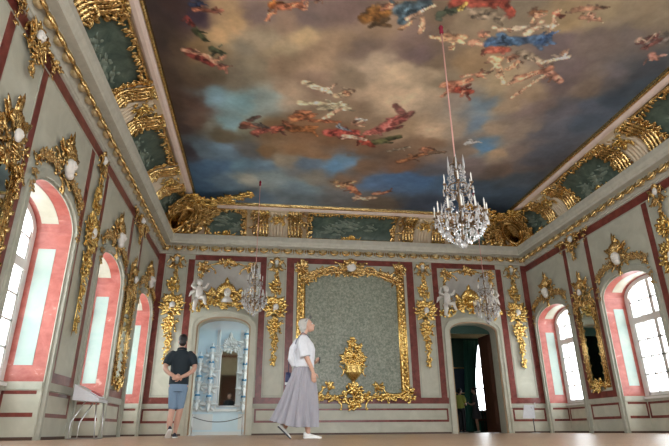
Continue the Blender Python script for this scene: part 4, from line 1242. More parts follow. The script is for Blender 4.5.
def drop_mesh(name, L, r, n=6):
    g = G()
    prof = [(.002, 0), (r * .35, -.08 * L), (r * .6, -.3 * L), (r, -.68 * L), (r * .6, -.9 * L), (.002, -L)]
    g.rings([[V(q * math.cos(2 * PI * k / n), .55 * q * math.sin(2 * PI * k / n), z) for k in range(n)] for q, z in prof], 0, False)
    return g.mesh(name, ['crystal'])


DROP_L, DROP_S = drop_mesh('crystal_drop', .115, .024), drop_mesh('crystal_drop', .075, .017)
BALL = G(); BALL.ball((0, 0, .05), .052, .052, .052, nu=8, nv=6); BALL = BALL.mesh('crystal_ball', ['crystal'])
SPIKE = G(); SPIKE.rings([[V(q * math.cos(2 * PI * k / 6), q * math.sin(2 * PI * k / 6), z) for k in range(6)] for q, z in ((.006, 0), (.020, .05), (.012, .16), (.002, .25))], 0, False)
SPIKE = SPIKE.mesh('crystal_spire', ['crystal'])
rng = random.Random(4)


def T(x, y, z, a=0.0): return Matrix.Translation((x, y, z)) @ Matrix.Rotation(a, 4, 'Z')


big, small = [], []
for k in range(24):
    a = 2 * PI * k / 24; r = .40 if k % 2 == 0 else .33
    big.append(T(r * math.cos(a), r * math.sin(a), .45 - .05 * (k % 2), a + rng.random()))
for ring, (r, z, n) in enumerate(((.235, .46, 12), (.30, .33, 12), (.20, .26, 9), (.11, .17, 6))):
    for k in range(n):
        a = 2 * PI * (k + .5 * ring) / n; big.append(T(r * math.cos(a), r * math.sin(a), z, a + rng.random()))
for r, z, n in ((.24, .94, 12), (.15, .97, 8), (.10, 1.32, 8), (.19, .80, 9)):
    for k in range(n):
        a = 2 * PI * (k + .3) / n; small.append(T(r * math.cos(a), r * math.sin(a), z, a + rng.random()))
fine = G()                                                          # strings of little beads
def bead(p, s=.011):
    fine.rings([[Vector(p) + V(q * math.cos(2 * PI * k / 4), q * math.sin(2 * PI * k / 4), z) for k in range(4)] for q, z in ((.001, s), (s, 0), (.001, -s))], 0, False)


for k in range(12):
    a = 2 * PI * k / 12
    for j in range(26):                                             # swags from the crown down to the arms
        q = j / 25; r = .08 + .32 * q ** 1.5 + .02 * math.sin(q * PI); z = 1.34 - .86 * q - .13 * math.sin(q * PI)
        bead((r * math.cos(a), r * math.sin(a), z), .012)
    for j in range(14):                                             # basket strings below
        q = j / 13; r = .39 * math.cos(q * PI * .48); z = .46 - .36 * math.sin(q * PI * .5)
        bead((r * math.cos(a + .13), r * math.sin(a + .13), z), .016)
    for j in range(10):
        q = j / 9; b_ = a + 2 * PI / 12 * q; z = .46 - .06 * math.sin(q * PI)
        bead((.40 * math.cos(b_), .40 * math.sin(b_), z), .012)
    for j in range(8):
        q = j / 7; r = .15 - .05 * q; bead((r * math.cos(a), r * math.sin(a), .98 + .35 * q), .011)
for k in range(110):
    a = rng.uniform(0, 2 * PI); z = rng.uniform(.14, 1.3); r = (.30 * min(1, z / .35) if z < .5 else .26 - .17 * (z - .5)) * rng.uniform(.5, 1.05)
    bead((r * math.cos(a), r * math.sin(a), z), rng.uniform(.013, .024))
CH_FINE = fine.mesh('crystal_beads', ['crystal'])
rot = lambda n, o=0: [Matrix.Rotation(2 * PI * (k + o) / n, 4, 'Z') for k in range(n)]
spires = [T(.40 * math.cos(2 * PI * (k + .5) / 8) * .72, .40 * math.sin(2 * PI * (k + .5) / 8) * .72, .48) for k in range(8)] + [T(.14 * math.cos(2 * PI * k / 6), .14 * math.sin(2 * PI * k / 6), 1.22) for k in range(6)]
CH_PARTS = [('stem', body.mesh('stem', ['bronze']), [I4]), ('arm', arm.mesh('arm', ['bronze']), rot(12)), ('upper_arm', arm2.mesh('upper_arm', ['bronze']), rot(6)),
            ('candle', cand.mesh('candle', ['candle']), rot(12)), ('upper_candle', cand2.mesh('upper_candle', ['candle']), rot(6)),
            ('crystal_drop', DROP_L, big), ('small_crystal_drop', DROP_S, small), ('crystal_ball', BALL, [I4]), ('crystal_spire', SPIKE, spires), ('crystal_beads', CH_FINE, [I4])]
ZC = 6.488
chandelier('chandelier', 'largest crystal chandelier, hanging on a red rope in the middle of the painted ceiling', (2.76, 6.6, 2.47), .93, 1.0, ZC - 2.47)
chandelier('chandelier', 'small crystal chandelier in front of the relief over the pale cabinet doorway', (-.27, 12.89, 2.74), .78, .93, ZC - 2.74)
chandelier('chandelier', 'small crystal chandelier in front of the relief over the dark doorway', (5.84, 12.89, 2.66), .80, .95, ZC - 2.66)


# ---------------------------------------------------------------- lectern stands and rope barrier
t = thing('lectern', 'white slanted information lectern on thin metal legs against the left wall', 'lectern', (-2.83, 9.65, 0), 0)
g = G()
# board tilts toward the room (+x); rear edge is higher
g.hexa([V(-.22, -.26, .595), V(.20, -.26, .565), V(.20, .26, .565), V(-.22, .26, .595), V(-.22, -.26, .845), V(.20, -.26, .62), V(.20, .26, .62), V(-.22, .26, .845)])
part('board', g, 'board_white', t)
g = G(); g.tube([V(.20, -.26, .62), V(.20, .26, .62)], .014, 6); part('ledge', g, 'steel', t)
for y in (-.22, .22):
    g = G(); g.tube([V(.15, y, .575), V(.20, y, .012), V(-.20, y, .012), V(-.20, y, .25), V(-.02, y, .585)], .012, 6); part('leg', g, 'steel', t)
g = G(); g.tube([V(.20, -.22, .012), V(.20, .22, .012)], .012, 6); g.tube([V(-.20, -.22, .012), V(-.20, .22, .012)], .012, 6); part('stretcher', g, 'steel', t)
lf = thing('leaflet', 'red and white leaflet lying on the white lectern', 'leaflet', (-2.76, 9.72, .690), 0)
g = G(); g.hexa([V(-.10, -.12, .0535), V(.10, -.12, -.0535), V(.10, .12, -.0535), V(-.10, .12, .0535), V(-.10, -.12, .062), V(.10, -.12, -.045), V(.10, .12, -.045), V(-.10, .12, .062)])
part('page', g, 'board_white', lf)
g = G(); g.hexa([V(-.08, -.10, .052), V(.06, -.10, -.023), V(.06, .10, -.023), V(-.08, .10, .052), V(-.08, -.10, .068), V(.06, -.10, -.007), V(.06, .10, -.007), V(-.08, .10, .068)])
part('cover', g, 'leaflet_red', lf)

t = thing('sign_stand', 'pale slanted sign panel on a single thin post near the far right corner', 'sign', (7.33, 14.05, 0), 0)
g = G(); g.hexa([V(-.32, -.02, .37), V(.03, -.02, .37), V(.03, .0, .37), V(-.32, .0, .37), V(-.18, .10, .72), V(.10, .10, .72), V(.10, .12, .72), V(-.18, .12, .72)]); part('panel', g, 'board_white', t)
g = G(); g.tube([V(-.01, .03, .012), V(-.01, .03, .45), V(.0, .09, .66)], .013, 8); part('post', g, 'charcoal', t)
g = G(); g.lathe([(.005, .0), (.13, .0), (.13, .012), (.02, .02)], (-.01, .03, 0), 16); part('base', g, 'steel', t)
g = G(); g.hexa([V(.09, .08, .66), V(.13, .08, .66), V(.13, .13, .66), V(.09, .13, .66), V(.13, .11, .78), V(.16, .11, .78), V(.16, .13, .78), V(.13, .13, .78)]); part('clip', g, 'white_paint', t)

for x, lab in ((-1.79, 'low barrier post at the left side of the pale cabinet doorway'), (-.47, 'low barrier post at the right side of the pale cabinet doorway')):
    t = thing('barrier_post', lab, 'barrier post', (x, 15.15, 0), 0, 'barrier posts')
    g = G(); g.lathe([(.004, 0), (.10, 0), (.10, .012), (.03, .025)], n=18); part('base', g, 'steel', t)
    g = G(); g.tube([V(0, 0, .02), V(0, 0, .50)], .014, 8); part('post', g, 'steel', t)
    g = G(); g.ball((0, 0, .52), .024); part('knob', g, 'steel', t)
g = G(); pts = [V(-1.776 + 1.292 * i / 16, 0, .47 - .13 * (1 - ((i - 8) / 8) ** 2)) for i in range(17)]
g.tube([q - V(-1.13, 0, .34) for q in pts], .012, 6)
o = link('barrier_rope', g.mesh('barrier_rope', ['charcoal']), None, (-1.13, 15.15, .34)); o['label'] = 'dark barrier rope hanging between the two low posts before the pale cabinet'; o['category'] = 'rope'


# ---------------------------------------------------------------- the pale cabinet behind the left doorway
Y0, Y1, XA, XB, ZR = D + .38, 18.0, -2.75, .55, 4.4
g = G()
g.quad((XA, Y0, 0), (XA, Y1, 0), (XA, Y1, ZR), (XA, Y0, ZR)); g.quad((XA, Y1, 0), (XB, Y1, 0), (XB, Y1, ZR), (XA, Y1, ZR)); g.quad((XA, Y0, ZR), (XB, Y0, ZR), (XB, Y1, ZR), (XA, Y1, ZR), 1)
g.quad((XB, Y0, 0), (XB, 16.1, 0), (XB, 16.1, ZR), (XB, Y0, ZR)); g.quad((XB, 17.9, 0), (XB, Y1, 0), (XB, Y1, ZR), (XB, 17.9, ZR)); g.quad((XB, 16.1, 3.9), (XB, 17.9, 3.9), (XB, 17.9, ZR), (XB, 16.1, ZR)); g.quad((XB, 16.1, 0), (XB, 17.9, 0), (XB, 17.9, .6), (XB, 16.1, .6))  # side wall with an unseen opening added to brighten the cabinet
for c in DOORS[:1]:
    g.quad((XA, Y0, 0), (c - DHW, Y0, 0), (c - DHW, Y0, ZR), (XA, Y0, ZR)); g.quad((c + DHW, Y0, 0), (XB, Y0, 0), (XB, Y0, ZR), (c + DHW, Y0, ZR)); g.quad((c - DHW, Y0, DSPR), (c + DHW, Y0, DSPR), (c + DHW, Y0, ZR), (c - DHW, Y0, ZR))
g.box(XA, XB, Y1 - .04, Y1, .70, .78, 1); g.box(XA, XB, Y1 - .03, Y1, 0, .10, 1)
for a, b in ((-2.6, -1.50), (-.70, .40)):
    g.box(a, b, Y1 - .016, Y1, .15, .62, 1)
    for x0, x1 in ((a, a + .04), (b - .04, b)): g.box(x0, x1, Y1 - .035, Y1, .86, 3.9, 1)
g.box(-1.48, -1.42, Y1 - .05, Y1, .78, 3.4, 1); g.box(-.76, -.70, Y1 - .05, Y1, .78, 3.4, 1)
struct('wall_cabinet', g, ['blue_wall', 'white_paint'])
portal((XB + .05, 17.0, 2.25), (0, PI / 2, 0), 3.3, 1.8)  # daylight through the added side opening
t = thing('cabinet_mirror', 'narrow mirror in a white frame on the pale blue cabinet wall', 'mirror', (-1.09, Y1, .82), 0)
g = G(); g.box(-.27, .27, -.02, -.006, .04, 1.78); part('glass', g, 'mirror_glass', t)
g = G()
for s in (-1, 1): g.tube([V(s * .29, -.02, 0), V(s * .29, -.02, 1.74)], .03, 6)
g.tube([V(-.29, -.02, .03), V(.29, -.02, .03)], .03, 6); g.tube([V(.29 * math.cos(PI * i / 12), -.02, 1.74 + .12 * math.sin(PI * i / 12)) for i in range(13)], .03, 6)
part('frame', g, 'white_paint', t)
g = G()
g.patch(rng, 0, 1.95, .26, .16, 40, .14); g.shell(0, 1.95, UP, .3, 2.2, 9, .04); g.acanthus(0, 2.1, UP, .3, .1); mir(g, .28, 1.8, 1.2, .5, -4, -11, -9, .03)
part('crest', g, 'white_paint', t)
cons = G(); cons.lathe([(.004, -.36), (.03, -.32), (.025, -.26), (.06, -.16), (.10, -.03), (.115, -.01), (.115, 0)], (0, -.06, 0), 12); cons.box(-.115, .115, -.12, 0, -.02, 0)
mir(cons, .10, -.12, 1.2, .26, -6, -18, -12, .016, .06); cons.acanthus(0, -.08, DN, .26, .08, .12); mleaf(cons, .05, -.12, .1, .24, .07, .04); mleaf(cons, .04, -.2, -.6, .2, .06, .04); mir(cons, .17, -.02, .9, .26, 6, 18, 12, .016, .03)
vase = G(); vase.lathe([(.045, 0), (.05, .012), (.035, .03), (.075, .10), (.085, .16), (.06, .22), (.03, .255), (.028, .29), (.05, .32), (.046, .32)], n=14)
vband = G(); vband.lathe([(.0862, .125), (.0875, .15), (.083, .18), (.076, .195)], n=14)
proto('wall_console', [('bracket', cons, 'white_paint')]); proto('porcelain_vase', [('body', vase, 'porcelain'), ('glaze_band', vband, 'blue_glaze', 'blue painted band')])
RW = ['lowest', 'second from the bottom', 'middle', 'fourth from the bottom', 'topmost']
for x, col, rows in ((-2.02, 'in the column beside the man', (1.05, 1.62, 2.2)), (-1.66, 'just left of the mirror', (1.02, 1.55, 2.05, 2.55)), (-.56, 'just right of the mirror', (1.0, 1.5, 2.0, 2.5, 3.0)),
                     (-2.34, 'nearest the cabinet corner', (1.3, 1.9, 2.5))):
    for k, z in enumerate(rows):
        rank = {0: 'lowest', len(rows) - 1: 'topmost'}.get(k, ['', 'second', 'third', 'fourth', ''][k] + ' from the bottom')
        place('wall_console', 'white wall console ' + col + ', ' + rank + ' of its column', 'console', (x, Y1, z), 0, 'white wall consoles in the pale cabinet')
        place('porcelain_vase', 'white and blue vase ' + col + ', ' + rank, 'vase', (x, Y1 - .10, z + .001), 0, 'porcelain vases in the pale cabinet', (1, 1, 1 + .1 * ((k * 7) % 3 - 1)))

# ---------------------------------------------------------------- the dark green room behind the right doorway
Y0, Y1, XA, XB, ZR = D + .38, 21.0, 4.2, 9.58, 4.0
g = G()
g.quad((XA, Y0, 0), (XA, Y1, 0), (XA, Y1, ZR), (XA, Y0, ZR)); g.quad((XB, Y0, 0), (XB, Y1, 0), (XB, Y1, ZR), (XB, Y0, ZR)); g.quad((XA, Y0, ZR), (XB, Y0, ZR), (XB, Y1, ZR), (XA, Y1, ZR), 1)
c = DOORS[1]
g.quad((XA, Y0, 0), (c - DHW, Y0, 0), (c - DHW, Y0, ZR), (XA, Y0, ZR)); g.quad((c + DHW, Y0, 0), (XB, Y0, 0), (XB, Y0, ZR), (c + DHW, Y0, ZR)); g.quad((c - DHW, Y0, DSPR), (c + DHW, Y0, DSPR), (c + DHW, Y0, ZR), (c - DHW, Y0, ZR))
WA, WB, WZ0, WZ1 = 8.60, 9.42, .78, 3.42
g.quad((XA, Y1, 0), (WA, Y1, 0), (WA, Y1, ZR), (XA, Y1, ZR)); g.quad((WB, Y1, 0), (XB, Y1, 0), (XB, Y1, ZR), (WB, Y1, ZR)); g.quad((WA, Y1, 0), (WB, Y1, 0), (WB, Y1, WZ0), (WA, Y1, WZ0)); g.quad((WA, Y1, WZ1), (WB, Y1, WZ1), (WB, Y1, ZR), (WA, Y1, ZR))
g.box(XA, XB, Y1 - .10, Y1, 3.80, 4.0, 1); g.box(XA, XB, Y1 - .05, Y1, 3.66, 3.80, 1); g.box(XA, XA + .1, Y0, Y1, 3.75, 4.0, 1); g.box(XB - .1, XB, Y0, Y1, 3.75, 4.0, 1)
g.box(XA, WA - .1, Y1 - .03, Y1, .0, .8, 2); g.box(XA, WA - .1, Y1 - .05, Y1, .8, .87, 2)
struct('wall_green_room', g, ['green_wall', 'cream', 'dark_wood'])
root = bpy.data.objects.new('window_11', None); COL.objects.link(root); root.location = (WA, Y1, WZ0); root['kind'] = 'structure'
g = G()
for x in (0, .39, .775): g.box(x, x + .045, -.03, .03, 0, WZ1 - WZ0)
for z in (0, .85, 1.7, 2.58): g.box(0, WB - WA, -.03, .03, z, z + .05)
o = part('window_frame', g, 'window_paint', root); o['kind'] = 'structure'
g = G(); g.quad((0, 0, 0), (WB - WA, 0, 0), (WB - WA, 0, WZ1 - WZ0), (0, 0, WZ1 - WZ0)); o = part('pane', g, 'pane', root); o['kind'] = 'structure'
portal(((WA + WB) / 2, Y1 + .06, 2.1), (PI / 2 * -1, 0, 0), .8, 2.7)
def drape(name, label, x0, x1, yy, z0, z1, m_, sway=0.0, n=28):
    g = G(); R = []
    for j in range(15):
        z = z1 + (z0 - z1) * j / 14; q = j / 14; row = []
        for i in range(n + 1):
            a = i / n; x = x0 + (x1 - x0) * a * (1 - .25 * math.sin(q * PI) * 1.0) + sway * q
            row.append(V(x - x0, .05 * math.sin(a * 34), z - z1))
        R.append(row + [v + V(0, .012, 0) for v in reversed(row)])
    g.rings(R, 0, True, True)
    o = link(name, g.mesh(name, [m_]), None, (x0, yy, z1)); o['label'] = label; o['category'] = 'curtain'


drape('curtain', 'dark green curtain left of the bright window in the room beyond', 8.24, 8.90, Y1 - .16, .03, 3.55, 'green_drape', -.26)
drape('curtain', 'dark green curtain right of the bright window, hidden mostly by the door leaf', 9.30, 9.54, Y1 - .16, .03, 3.55, 'green_drape')
t = thing('framed_picture', 'dark picture in a thin gold frame on the green wall of the room beyond', 'picture', (7.92, Y1 - .001, 1.45), 0)
g = G(); g.box(-.30, .30, -.02, -.004, .04, .98); part('canvas', g, 'picture_dark', t)
g = G()
for a, b in (((-.32, 0, .02), (.32, 0, .02)), ((-.32, 0, 1.0), (.32, 0, 1.0)), ((-.32, 0, .02), (-.32, 0, 1.0)), ((.32, 0, .02), (.32, 0, 1.0))): g.tube([V(*a) + V(0, -.03, 0), V(*b) + V(0, -.03, 0)], .028, 6)
part('frame', g, 'gold_dark', t)
# door leaf standing open into the green room
hx, hy = c + DHW + .02, D + .40
root = thing('door_leaf', 'dark brown panelled door leaf standing open in the right doorway', 'door', (hx, hy, .01), PI / 2 + .05)
g = G(); g.box(0, .86, -.025, .025, 0, 2.96)
for z0, z1 in ((.2, .95), (1.1, 2.75)):
    for s in (-1, 1):
        g.box(.10, .76, s * .030 - .006, s * .030 + .006, z0, z1); g.box(.17, .69, s * .040 - .006, s * .040 + .006, z0 + .07, z1 - .07)
part('panel', g, 'dark_wood', root)
g = G()
for s in (-1, 1): g.tube([V(.80, s * .025, 1.05), V(.80, s * .08, 1.05), V(.70, s * .085, 1.04)], .012, 6)
part('handle', g, 'gold_dark', root)
# chair under the bright window
t = thing('dining_chair', 'dark wooden chair with open back standing below the bright window', 'chair', (8.62, 20.3, 0), .5)
g = G(); g.box(-.22, .22, -.22, .22, .42, .48); part('seat', g, 'dark_wood', t)
for sx_ in (-1, 1):
    g = G(); g.tube([V(sx_ * .19, -.19, .43), V(sx_ * .21, -.22, .0)], [.025, .016], 6); part('leg', g, 'dark_wood', t)
    g = G(); g.tube([V(sx_ * .19, .21, .43), V(sx_ * .20, .25, .0)], [.025, .016], 6); part('leg', g, 'dark_wood', t)
    g = G(); g.tube([V(sx_ * .19, .21, .45), V(sx_ * .19, .25, .7), V(sx_ * .17, .31, .93)], .02, 6); part('back_post', g, 'dark_wood', t)
g = G(); g.tube([V(-.17, .31, .92), V(0, .33, .97), V(.17, .31, .92)], .022, 6); g.tube([V(0, .22, .5), V(0, .26, .7), V(0, .32, .95)], [.04, .06, .04], 6, 0, True, (0, -1, 0), .3); part('back_rest', g, 'dark_wood', t)

# ---------------------------------------------------------------- people (local: facing +y, right hand at +x, feet at z = 0)
def fuse(name, g, mat, voxel, parent=None, smooth=2):
    """One continuous skin over overlapping limbs."""
    tmp = bpy.data.objects.new('tmp', g.mesh(name, [mat])); COL.objects.link(tmp)
    m_ = tmp.modifiers.new('r', 'REMESH'); m_.mode = 'VOXEL'; m_.voxel_size = voxel; m_.use_smooth_shade = True
    if smooth:
        s_ = tmp.modifiers.new('s', 'SMOOTH'); s_.factor = .5; s_.iterations = smooth
    dg = bpy.context.evaluated_depsgraph_get(); dg.update()
    me = bpy.data.meshes.new_from_object(tmp.evaluated_get(dg)); me.name = name
    old = tmp.data; bpy.data.objects.remove(tmp); bpy.data.meshes.remove(old)
    if not me.materials: me.materials.append(MATS[mat])
    for p_ in me.polygons: p_.use_smooth = True
    return link(name, me, parent)


def limb(g, pts, rad, n=12, per=5, end=True):
    """Smooth tapering limb through joints (Catmull-Rom)."""
    pts = [Vector(p) for p in pts]; P_ = []; R_ = []
    for i in range(len(pts) - 1):
        p0 = pts[max(i - 1, 0)]; p1 = pts[i]; p2 = pts[i + 1]; p3 = pts[min(i + 2, len(pts) - 1)]
        for k in range(per):
            t = k / per
            P_.append(.5 * ((2 * p1) + (p2 - p0) * t + (2 * p0 - 5 * p1 + 4 * p2 - p3) * t * t + (3 * p1 - p0 - 3 * p2 + p3) * t ** 3))
            R_.append(rad[i] + (rad[i + 1] - rad[i]) * (t * t * (3 - 2 * t)))
    P_.append(pts[-1]); R_.append(rad[-1])
    g.tube(P_, R_, n)
    g.ball(P_[0], R_[0], nu=12, nv=8)
    if end: g.ball(P_[-1], R_[-1], nu=12, nv=8)


def rings_body(g, spec, n=24):
    """spec: (z, cx, cy, rx, ry) elliptical sections."""
    g.rings([[V(cx + rx * math.cos(2 * PI * k / n), cy + ry * math.sin(2 * PI * k / n), z) for k in range(n)] for z, cx, cy, rx, ry in spec])


def hand(g, wrist, dirv, palm_n, thumb_side, s=1.0, curl=.5):
    """Palm, four separate bent fingers and a thumb leaving the side of the palm."""
    d = Vector(dirv).normalized(); nn = Vector(palm_n); nn = (nn - d * nn.dot(d)).normalized(); sd = d.cross(nn).normalized() * thumb_side
    w = Vector(wrist)
    g.tube([w, w + d * .03 * s, w + d * .07 * s, w + d * .092 * s], [.026 * s, .036 * s, .041 * s, .036 * s], 10, normal=nn, flat=.42)
    for k, (o, L) in enumerate(((.030, .066), (.010, .076), (-.011, .071), (-.030, .055))):
        p = w + d * .080 * s + sd * o * s; a = 0; pts = [p]
        for j in range(3):
            a += curl * (.45 + .3 * j); q = L * s * (.45, .32, .23)[j]
            p = p + (d * math.cos(a) + nn * math.sin(a)) * q; pts.append(p)
        g.tube(pts, [.0092 * s, .009 * s, .0082 * s, .0068 * s], 8)
        g.ball(pts[-1], .0068 * s, nu=8, nv=6)
    p = w + d * .028 * s + sd * .028 * s
    pts = [p, p + (d * .5 + sd * .75 + nn * .25).normalized() * .034 * s]
    pts.append(pts[-1] + (d * .85 + sd * .25 + nn * .4).normalized() * .03 * s); pts.append(pts[-1] + (d * .9 + nn * .45).normalized() * .022 * s)
    g.tube(pts, [.014 * s, .0115 * s, .010 * s, .0075 * s], 8)


def head_geo(g, c, rot, s=1.0):
    """Skull, jaw, nose, brow, lips, ears about centre c (eye level)."""
    c = Vector(c)
    def q(x, y, z): return c + rot @ (V(x, y, z) * s)
    g.ball(q(0, -.012, .025), .074 * s, .094 * s, .092 * s, nu=18, nv=12, rot=rot)
    g.ball(q(0, .022, -.040), .058 * s, .066 * s, .066 * s, nu=16, nv=10, rot=rot)
    g.ball(q(0, .062, -.088), .026 * s, .022 * s, .020 * s, nu=12, nv=8, rot=rot)
    g.tube([q(0, .078, .012), q(0, .096, -.012), q(0, .108, -.030), q(0, .094, -.040)], [.009 * s, .011 * s, .014 * s, .009 * s], 8)
    for sg in (-1, 1):
        g.ball(q(sg * .012, .092, -.034), .010 * s, nu=8, nv=6, rot=rot)
        g.ball(q(sg * .030, .074, .020), .022 * s, .012 * s, .009 * s, nu=10, nv=6, rot=rot)
        g.ball(q(sg * .036, .062, -.030), .022 * s, .020 * s, .022 * s, nu=10, nv=6, rot=rot)
        g.ball(q(sg * .074, -.010, -.008), .010 * s, .019 * s, .030 * s, nu=10, nv=8, rot=rot)
    g.ball(q(0, .086, -.060), .024 * s, .010 * s, .006 * s, nu=10, nv=6, rot=rot)
    g.ball(q(0, .083, -.070), .020 * s, .010 * s, .006 * s, nu=10, nv=6, rot=rot)
    return q


def face_parts(root, q, rot, s, eye=True):
    for sg in (-1, 1):
        e = G(); e.ball(q(sg * .030, .079, .003), .0115 * s, nu=10, nv=8); part('eye', e, 'white_paint', root)
        e = G(); e.ball(q(sg * .030, .0885, .003), .0052 * s, nu=8, nv=6); part('pupil', e, 'black', root)
    e = G(); e.ball(q(0, .0945, -.0605), .021 * s, .004 * s, .0045 * s, rot=rot); e.ball(q(0, .092, -.070), .017 * s, .004 * s, .005 * s, rot=rot); part('lips', e, 'lip', root)
    e = G()
    for sg in (-1, 1): e.tube([q(sg * .014, .088, .022), q(sg * .030, .088, .028), q(sg * .048, .074, .024)], [.003 * s, .004 * s, .002 * s], 6)
    part('eyebrows', e, 'hair_dark', root)


def shoe(root, ankle, heading, pitch, s, upper, sole, pivot_toe=True):
    """Low shoe under an ankle; heading about z, pitch lifts the heel."""
    R_ = Matrix.Rotation(heading, 3, 'Z') @ Matrix.Rotation(-pitch, 3, 'X')
    c = Vector(ankle)
    def q(x, y, z): return c + R_ @ (V(x, y, z - .085) * s)
    up = G(); so = G(); n = 14
    sec = [(-.075, .016, .060), (-.068, .031, .085), (-.03, .036, .082), (.02, .038, .066), (.07, .044, .052), (.12, .046, .040), (.16, .036, .032), (.178, .016, .024)]
    up.rings([[q(w * math.cos(2 * PI * k / n), y, .016 + max(0, h - .016) * max(0, math.sin(2 * PI * k / n)) ** .8) for k in range(n)] for y, w, h in sec])
    so.rings([[q(w * 1.08 * a, y * 1.02, z) for a, z in ((-1, 0), (1, 0), (1.02, .020), (-1.02, .020))] for y, w, h in sec], 0, False)
    o = part('shoe', up, upper, root); part('sole', so, sole, o)
    return q


# -- the woman, walking to the right past the big panel, looking up
wroot = thing('person', 'person in white loose shirt and long grey skirt walking right, looking up', 'person', (.60, 7.80, 0), -PI / 2 - .06)
b = G()
rings_body(b, [(.84, 0, -.02, .150, .105), (.92, 0, -.01, .158, .112), (1.02, 0, 0, .135, .098), (1.14, 0, .005, .132, .10), (1.24, 0, .012, .145, .112), (1.32, 0, .005, .150, .098), (1.38, 0, -.01, .125, .075), (1.42, 0, -.015, .06, .052)])
limb(b, [(0, -.020, 1.37), (0, -.008, 1.44), (0, .018, 1.52)], [.056, .048, .050])
HR = Matrix.Rotation(.16, 3, 'Z') @ Matrix.Rotation(.34, 3, 'X')
wq = head_geo(b, (0, .045, 1.575), HR, .98)
limb(b, [(.155, -.01, 1.345), (.20, -.015, 1.22), (.205, .045, 1.07), (.20, .10, .96), (.195, .135, .875)], [.052, .045, .037, .030, .023])
hand(b, (.195, .135, .875), (-.02, .12, -1), (-1, 0, .0), 1, .95, .35)
limb(b, [(-.155, -.01, 1.345), (-.205, .0, 1.20), (-.21, .06, 1.07), (-.19, .14, 1.05), (-.15, .19, 1.06)], [.052, .045, .037, .030, .023])
hand(b, (-.15, .19, 1.06), (.95, .25, .1), (.1, -.6, .6), 1, .95, .6)
limb(b, [(.08, 0, .86), (.085, .08, .48), (.08, .06, .28), (.075, .075, .085)], [.085, .056, .052, .034])
limb(b, [(-.08, -.02, .86), (-.08, -.03, .48), (-.075, -.17, .30), (-.075, -.25, .155)], [.085, .056, .052, .034])
fuse('body', b, 'skin', .0062, wroot)
face_parts(wroot, wq, HR, .98)
hr = G()
hr.ball(wq(0, -.044, .042), .079, .082, .080, nu=16, nv=10, rot=HR); hr.ball(wq(0, -.075, -.01), .070, .055, .075, nu=14, nv=9, rot=HR); hr.ball(wq(0, -.085, -.06), .050, .04, .05, nu=12, nv=8, rot=HR)
for sg in (-1, 1):
    hr.tube([wq(sg * .03, .040, .100), wq(sg * .060, .012, .075), wq(sg * .074, -.03, .03), wq(sg * .068, -.055, -.05)], [.012, .018, .020, .014], 8)
fuse('hair', hr, 'hair_grey', .008, wroot, 1)
gs = G()
for sg in (-1, 1):
    gs.tube([wq(sg * .036 + .024 * math.cos(2 * PI * i / 14), .094, .106 + .020 * math.sin(2 * PI * i / 14)) for i in range(15)], .0035, 6)
    gs.tube([wq(sg * .062, .09, .108), wq(sg * .082, .03, .09), wq(sg * .086, -.03, .06)], .003, 6)
gs.tube([wq(-.012, .095, .108), wq(.012, .095, .108)], .003, 6)
part('sunglasses', gs, 'charcoal', wroot)
sh = G()
rings_body(sh, [(.955, 0, .004, .192, .152), (1.02, 0, .004, .186, .152), (1.12, 0, .010, .182, .154), (1.22, 0, .016, .184, .154), (1.30, 0, .010, .188, .134), (1.36, 0, -.004, .160, .098), (1.405, 0, -.012, .10, .075), (1.43, 0, -.014, .070, .062)])
limb(sh, [(.14, -.01, 1.345), (.190, -.015, 1.25), (.212, .022, 1.085)], [.066, .074, .084], end=False); limb(sh, [(-.14, -.01, 1.345), (-.190, -.01, 1.25), (-.215, .015, 1.09)], [.066, .074, .084], end=False)
sh.tube([V(.05, -.10, 1.36), V(.12, -.17, 1.22), V(.13, -.185, 1.06), V(.10, -.15, .97)], [.03, .045, .05, .03], 8)
fuse('shirt', sh, 'shirt_white', .011, wroot, 3)
sk = G(); rows = []; n = 96
for j in range(22):
    q = j / 21
    z = 1.0 - .85 * q
    row = []
    for k in range(n):
        a = 2 * PI * k / n
        pl_ = (.006 + .032 * q) * (math.sin(a * 15 + 1.3 * math.sin(3 * q + a)) + .5 * math.sin(a * 27 + 2))
        rx = .150 + .055 * min(q * 4, 1) + .055 * q + pl_; ry = .118 + .05 * min(q * 3, 1) + .115 * q + pl_
        y = -.005 - .085 * q ** 1.3 + ry * math.sin(a); x = rx * math.cos(a)
        dz = .09 * q ** 2 * max(0, -math.sin(a)) ** 1.5
        row.append(V(x, y - .05 * q ** 3 * max(0, -math.sin(a)), z + dz))
    rows.append(row)
for row in reversed(rows):
    rows = rows + [[V(p.x * .985, p.y * .985, p.z) for p in row]] if False else rows
sk.rings(rows, 0, True, False)
sk.rings([[V(p.x * .97, -.0 + p.y * .97, p.z) for p in r] for r in rows], 0, True, False)
part('skirt', sk, 'skirt_grey', wroot)
shoe(wroot, (.075, .085, .087), 0, 0, .98, 'shoe_white', 'shoe_white')
shoe(wroot, (-.075, -.245, .170), 0, .72, .98, 'shoe_white', 'charcoal')
bg = G(); bg.hexa([V(-.235, -.215, .72), V(-.185, -.245, .72), V(-.185, -.075, .72), V(-.235, -.075, .72), V(-.235, -.205, .91), V(-.195, -.225, .91), V(-.195, -.085, .91), V(-.235, -.085, .91)])
bag = thing('shoulder_bag', 'small dark blue bag with white patch hanging behind the person in the grey skirt', 'bag', wroot.location + Vector((0, 0, 0)), wroot.rotation_euler.z)
bg = G(); R_ = []
for z, hx_, hy_ in ((.70, .02, .075), (.71, .035, .09), (.80, .04, .095), (.88, .03, .085), (.895, .012, .07)):
    R_.append([V(-.04 + a_ * hx_, -.222 + b_ * hy_ * .42, z) for a_, b_ in ((-2.2, -1), (2.2, -1), (2.6, 0), (2.2, 1), (-2.2, 1), (-2.6, 0))])
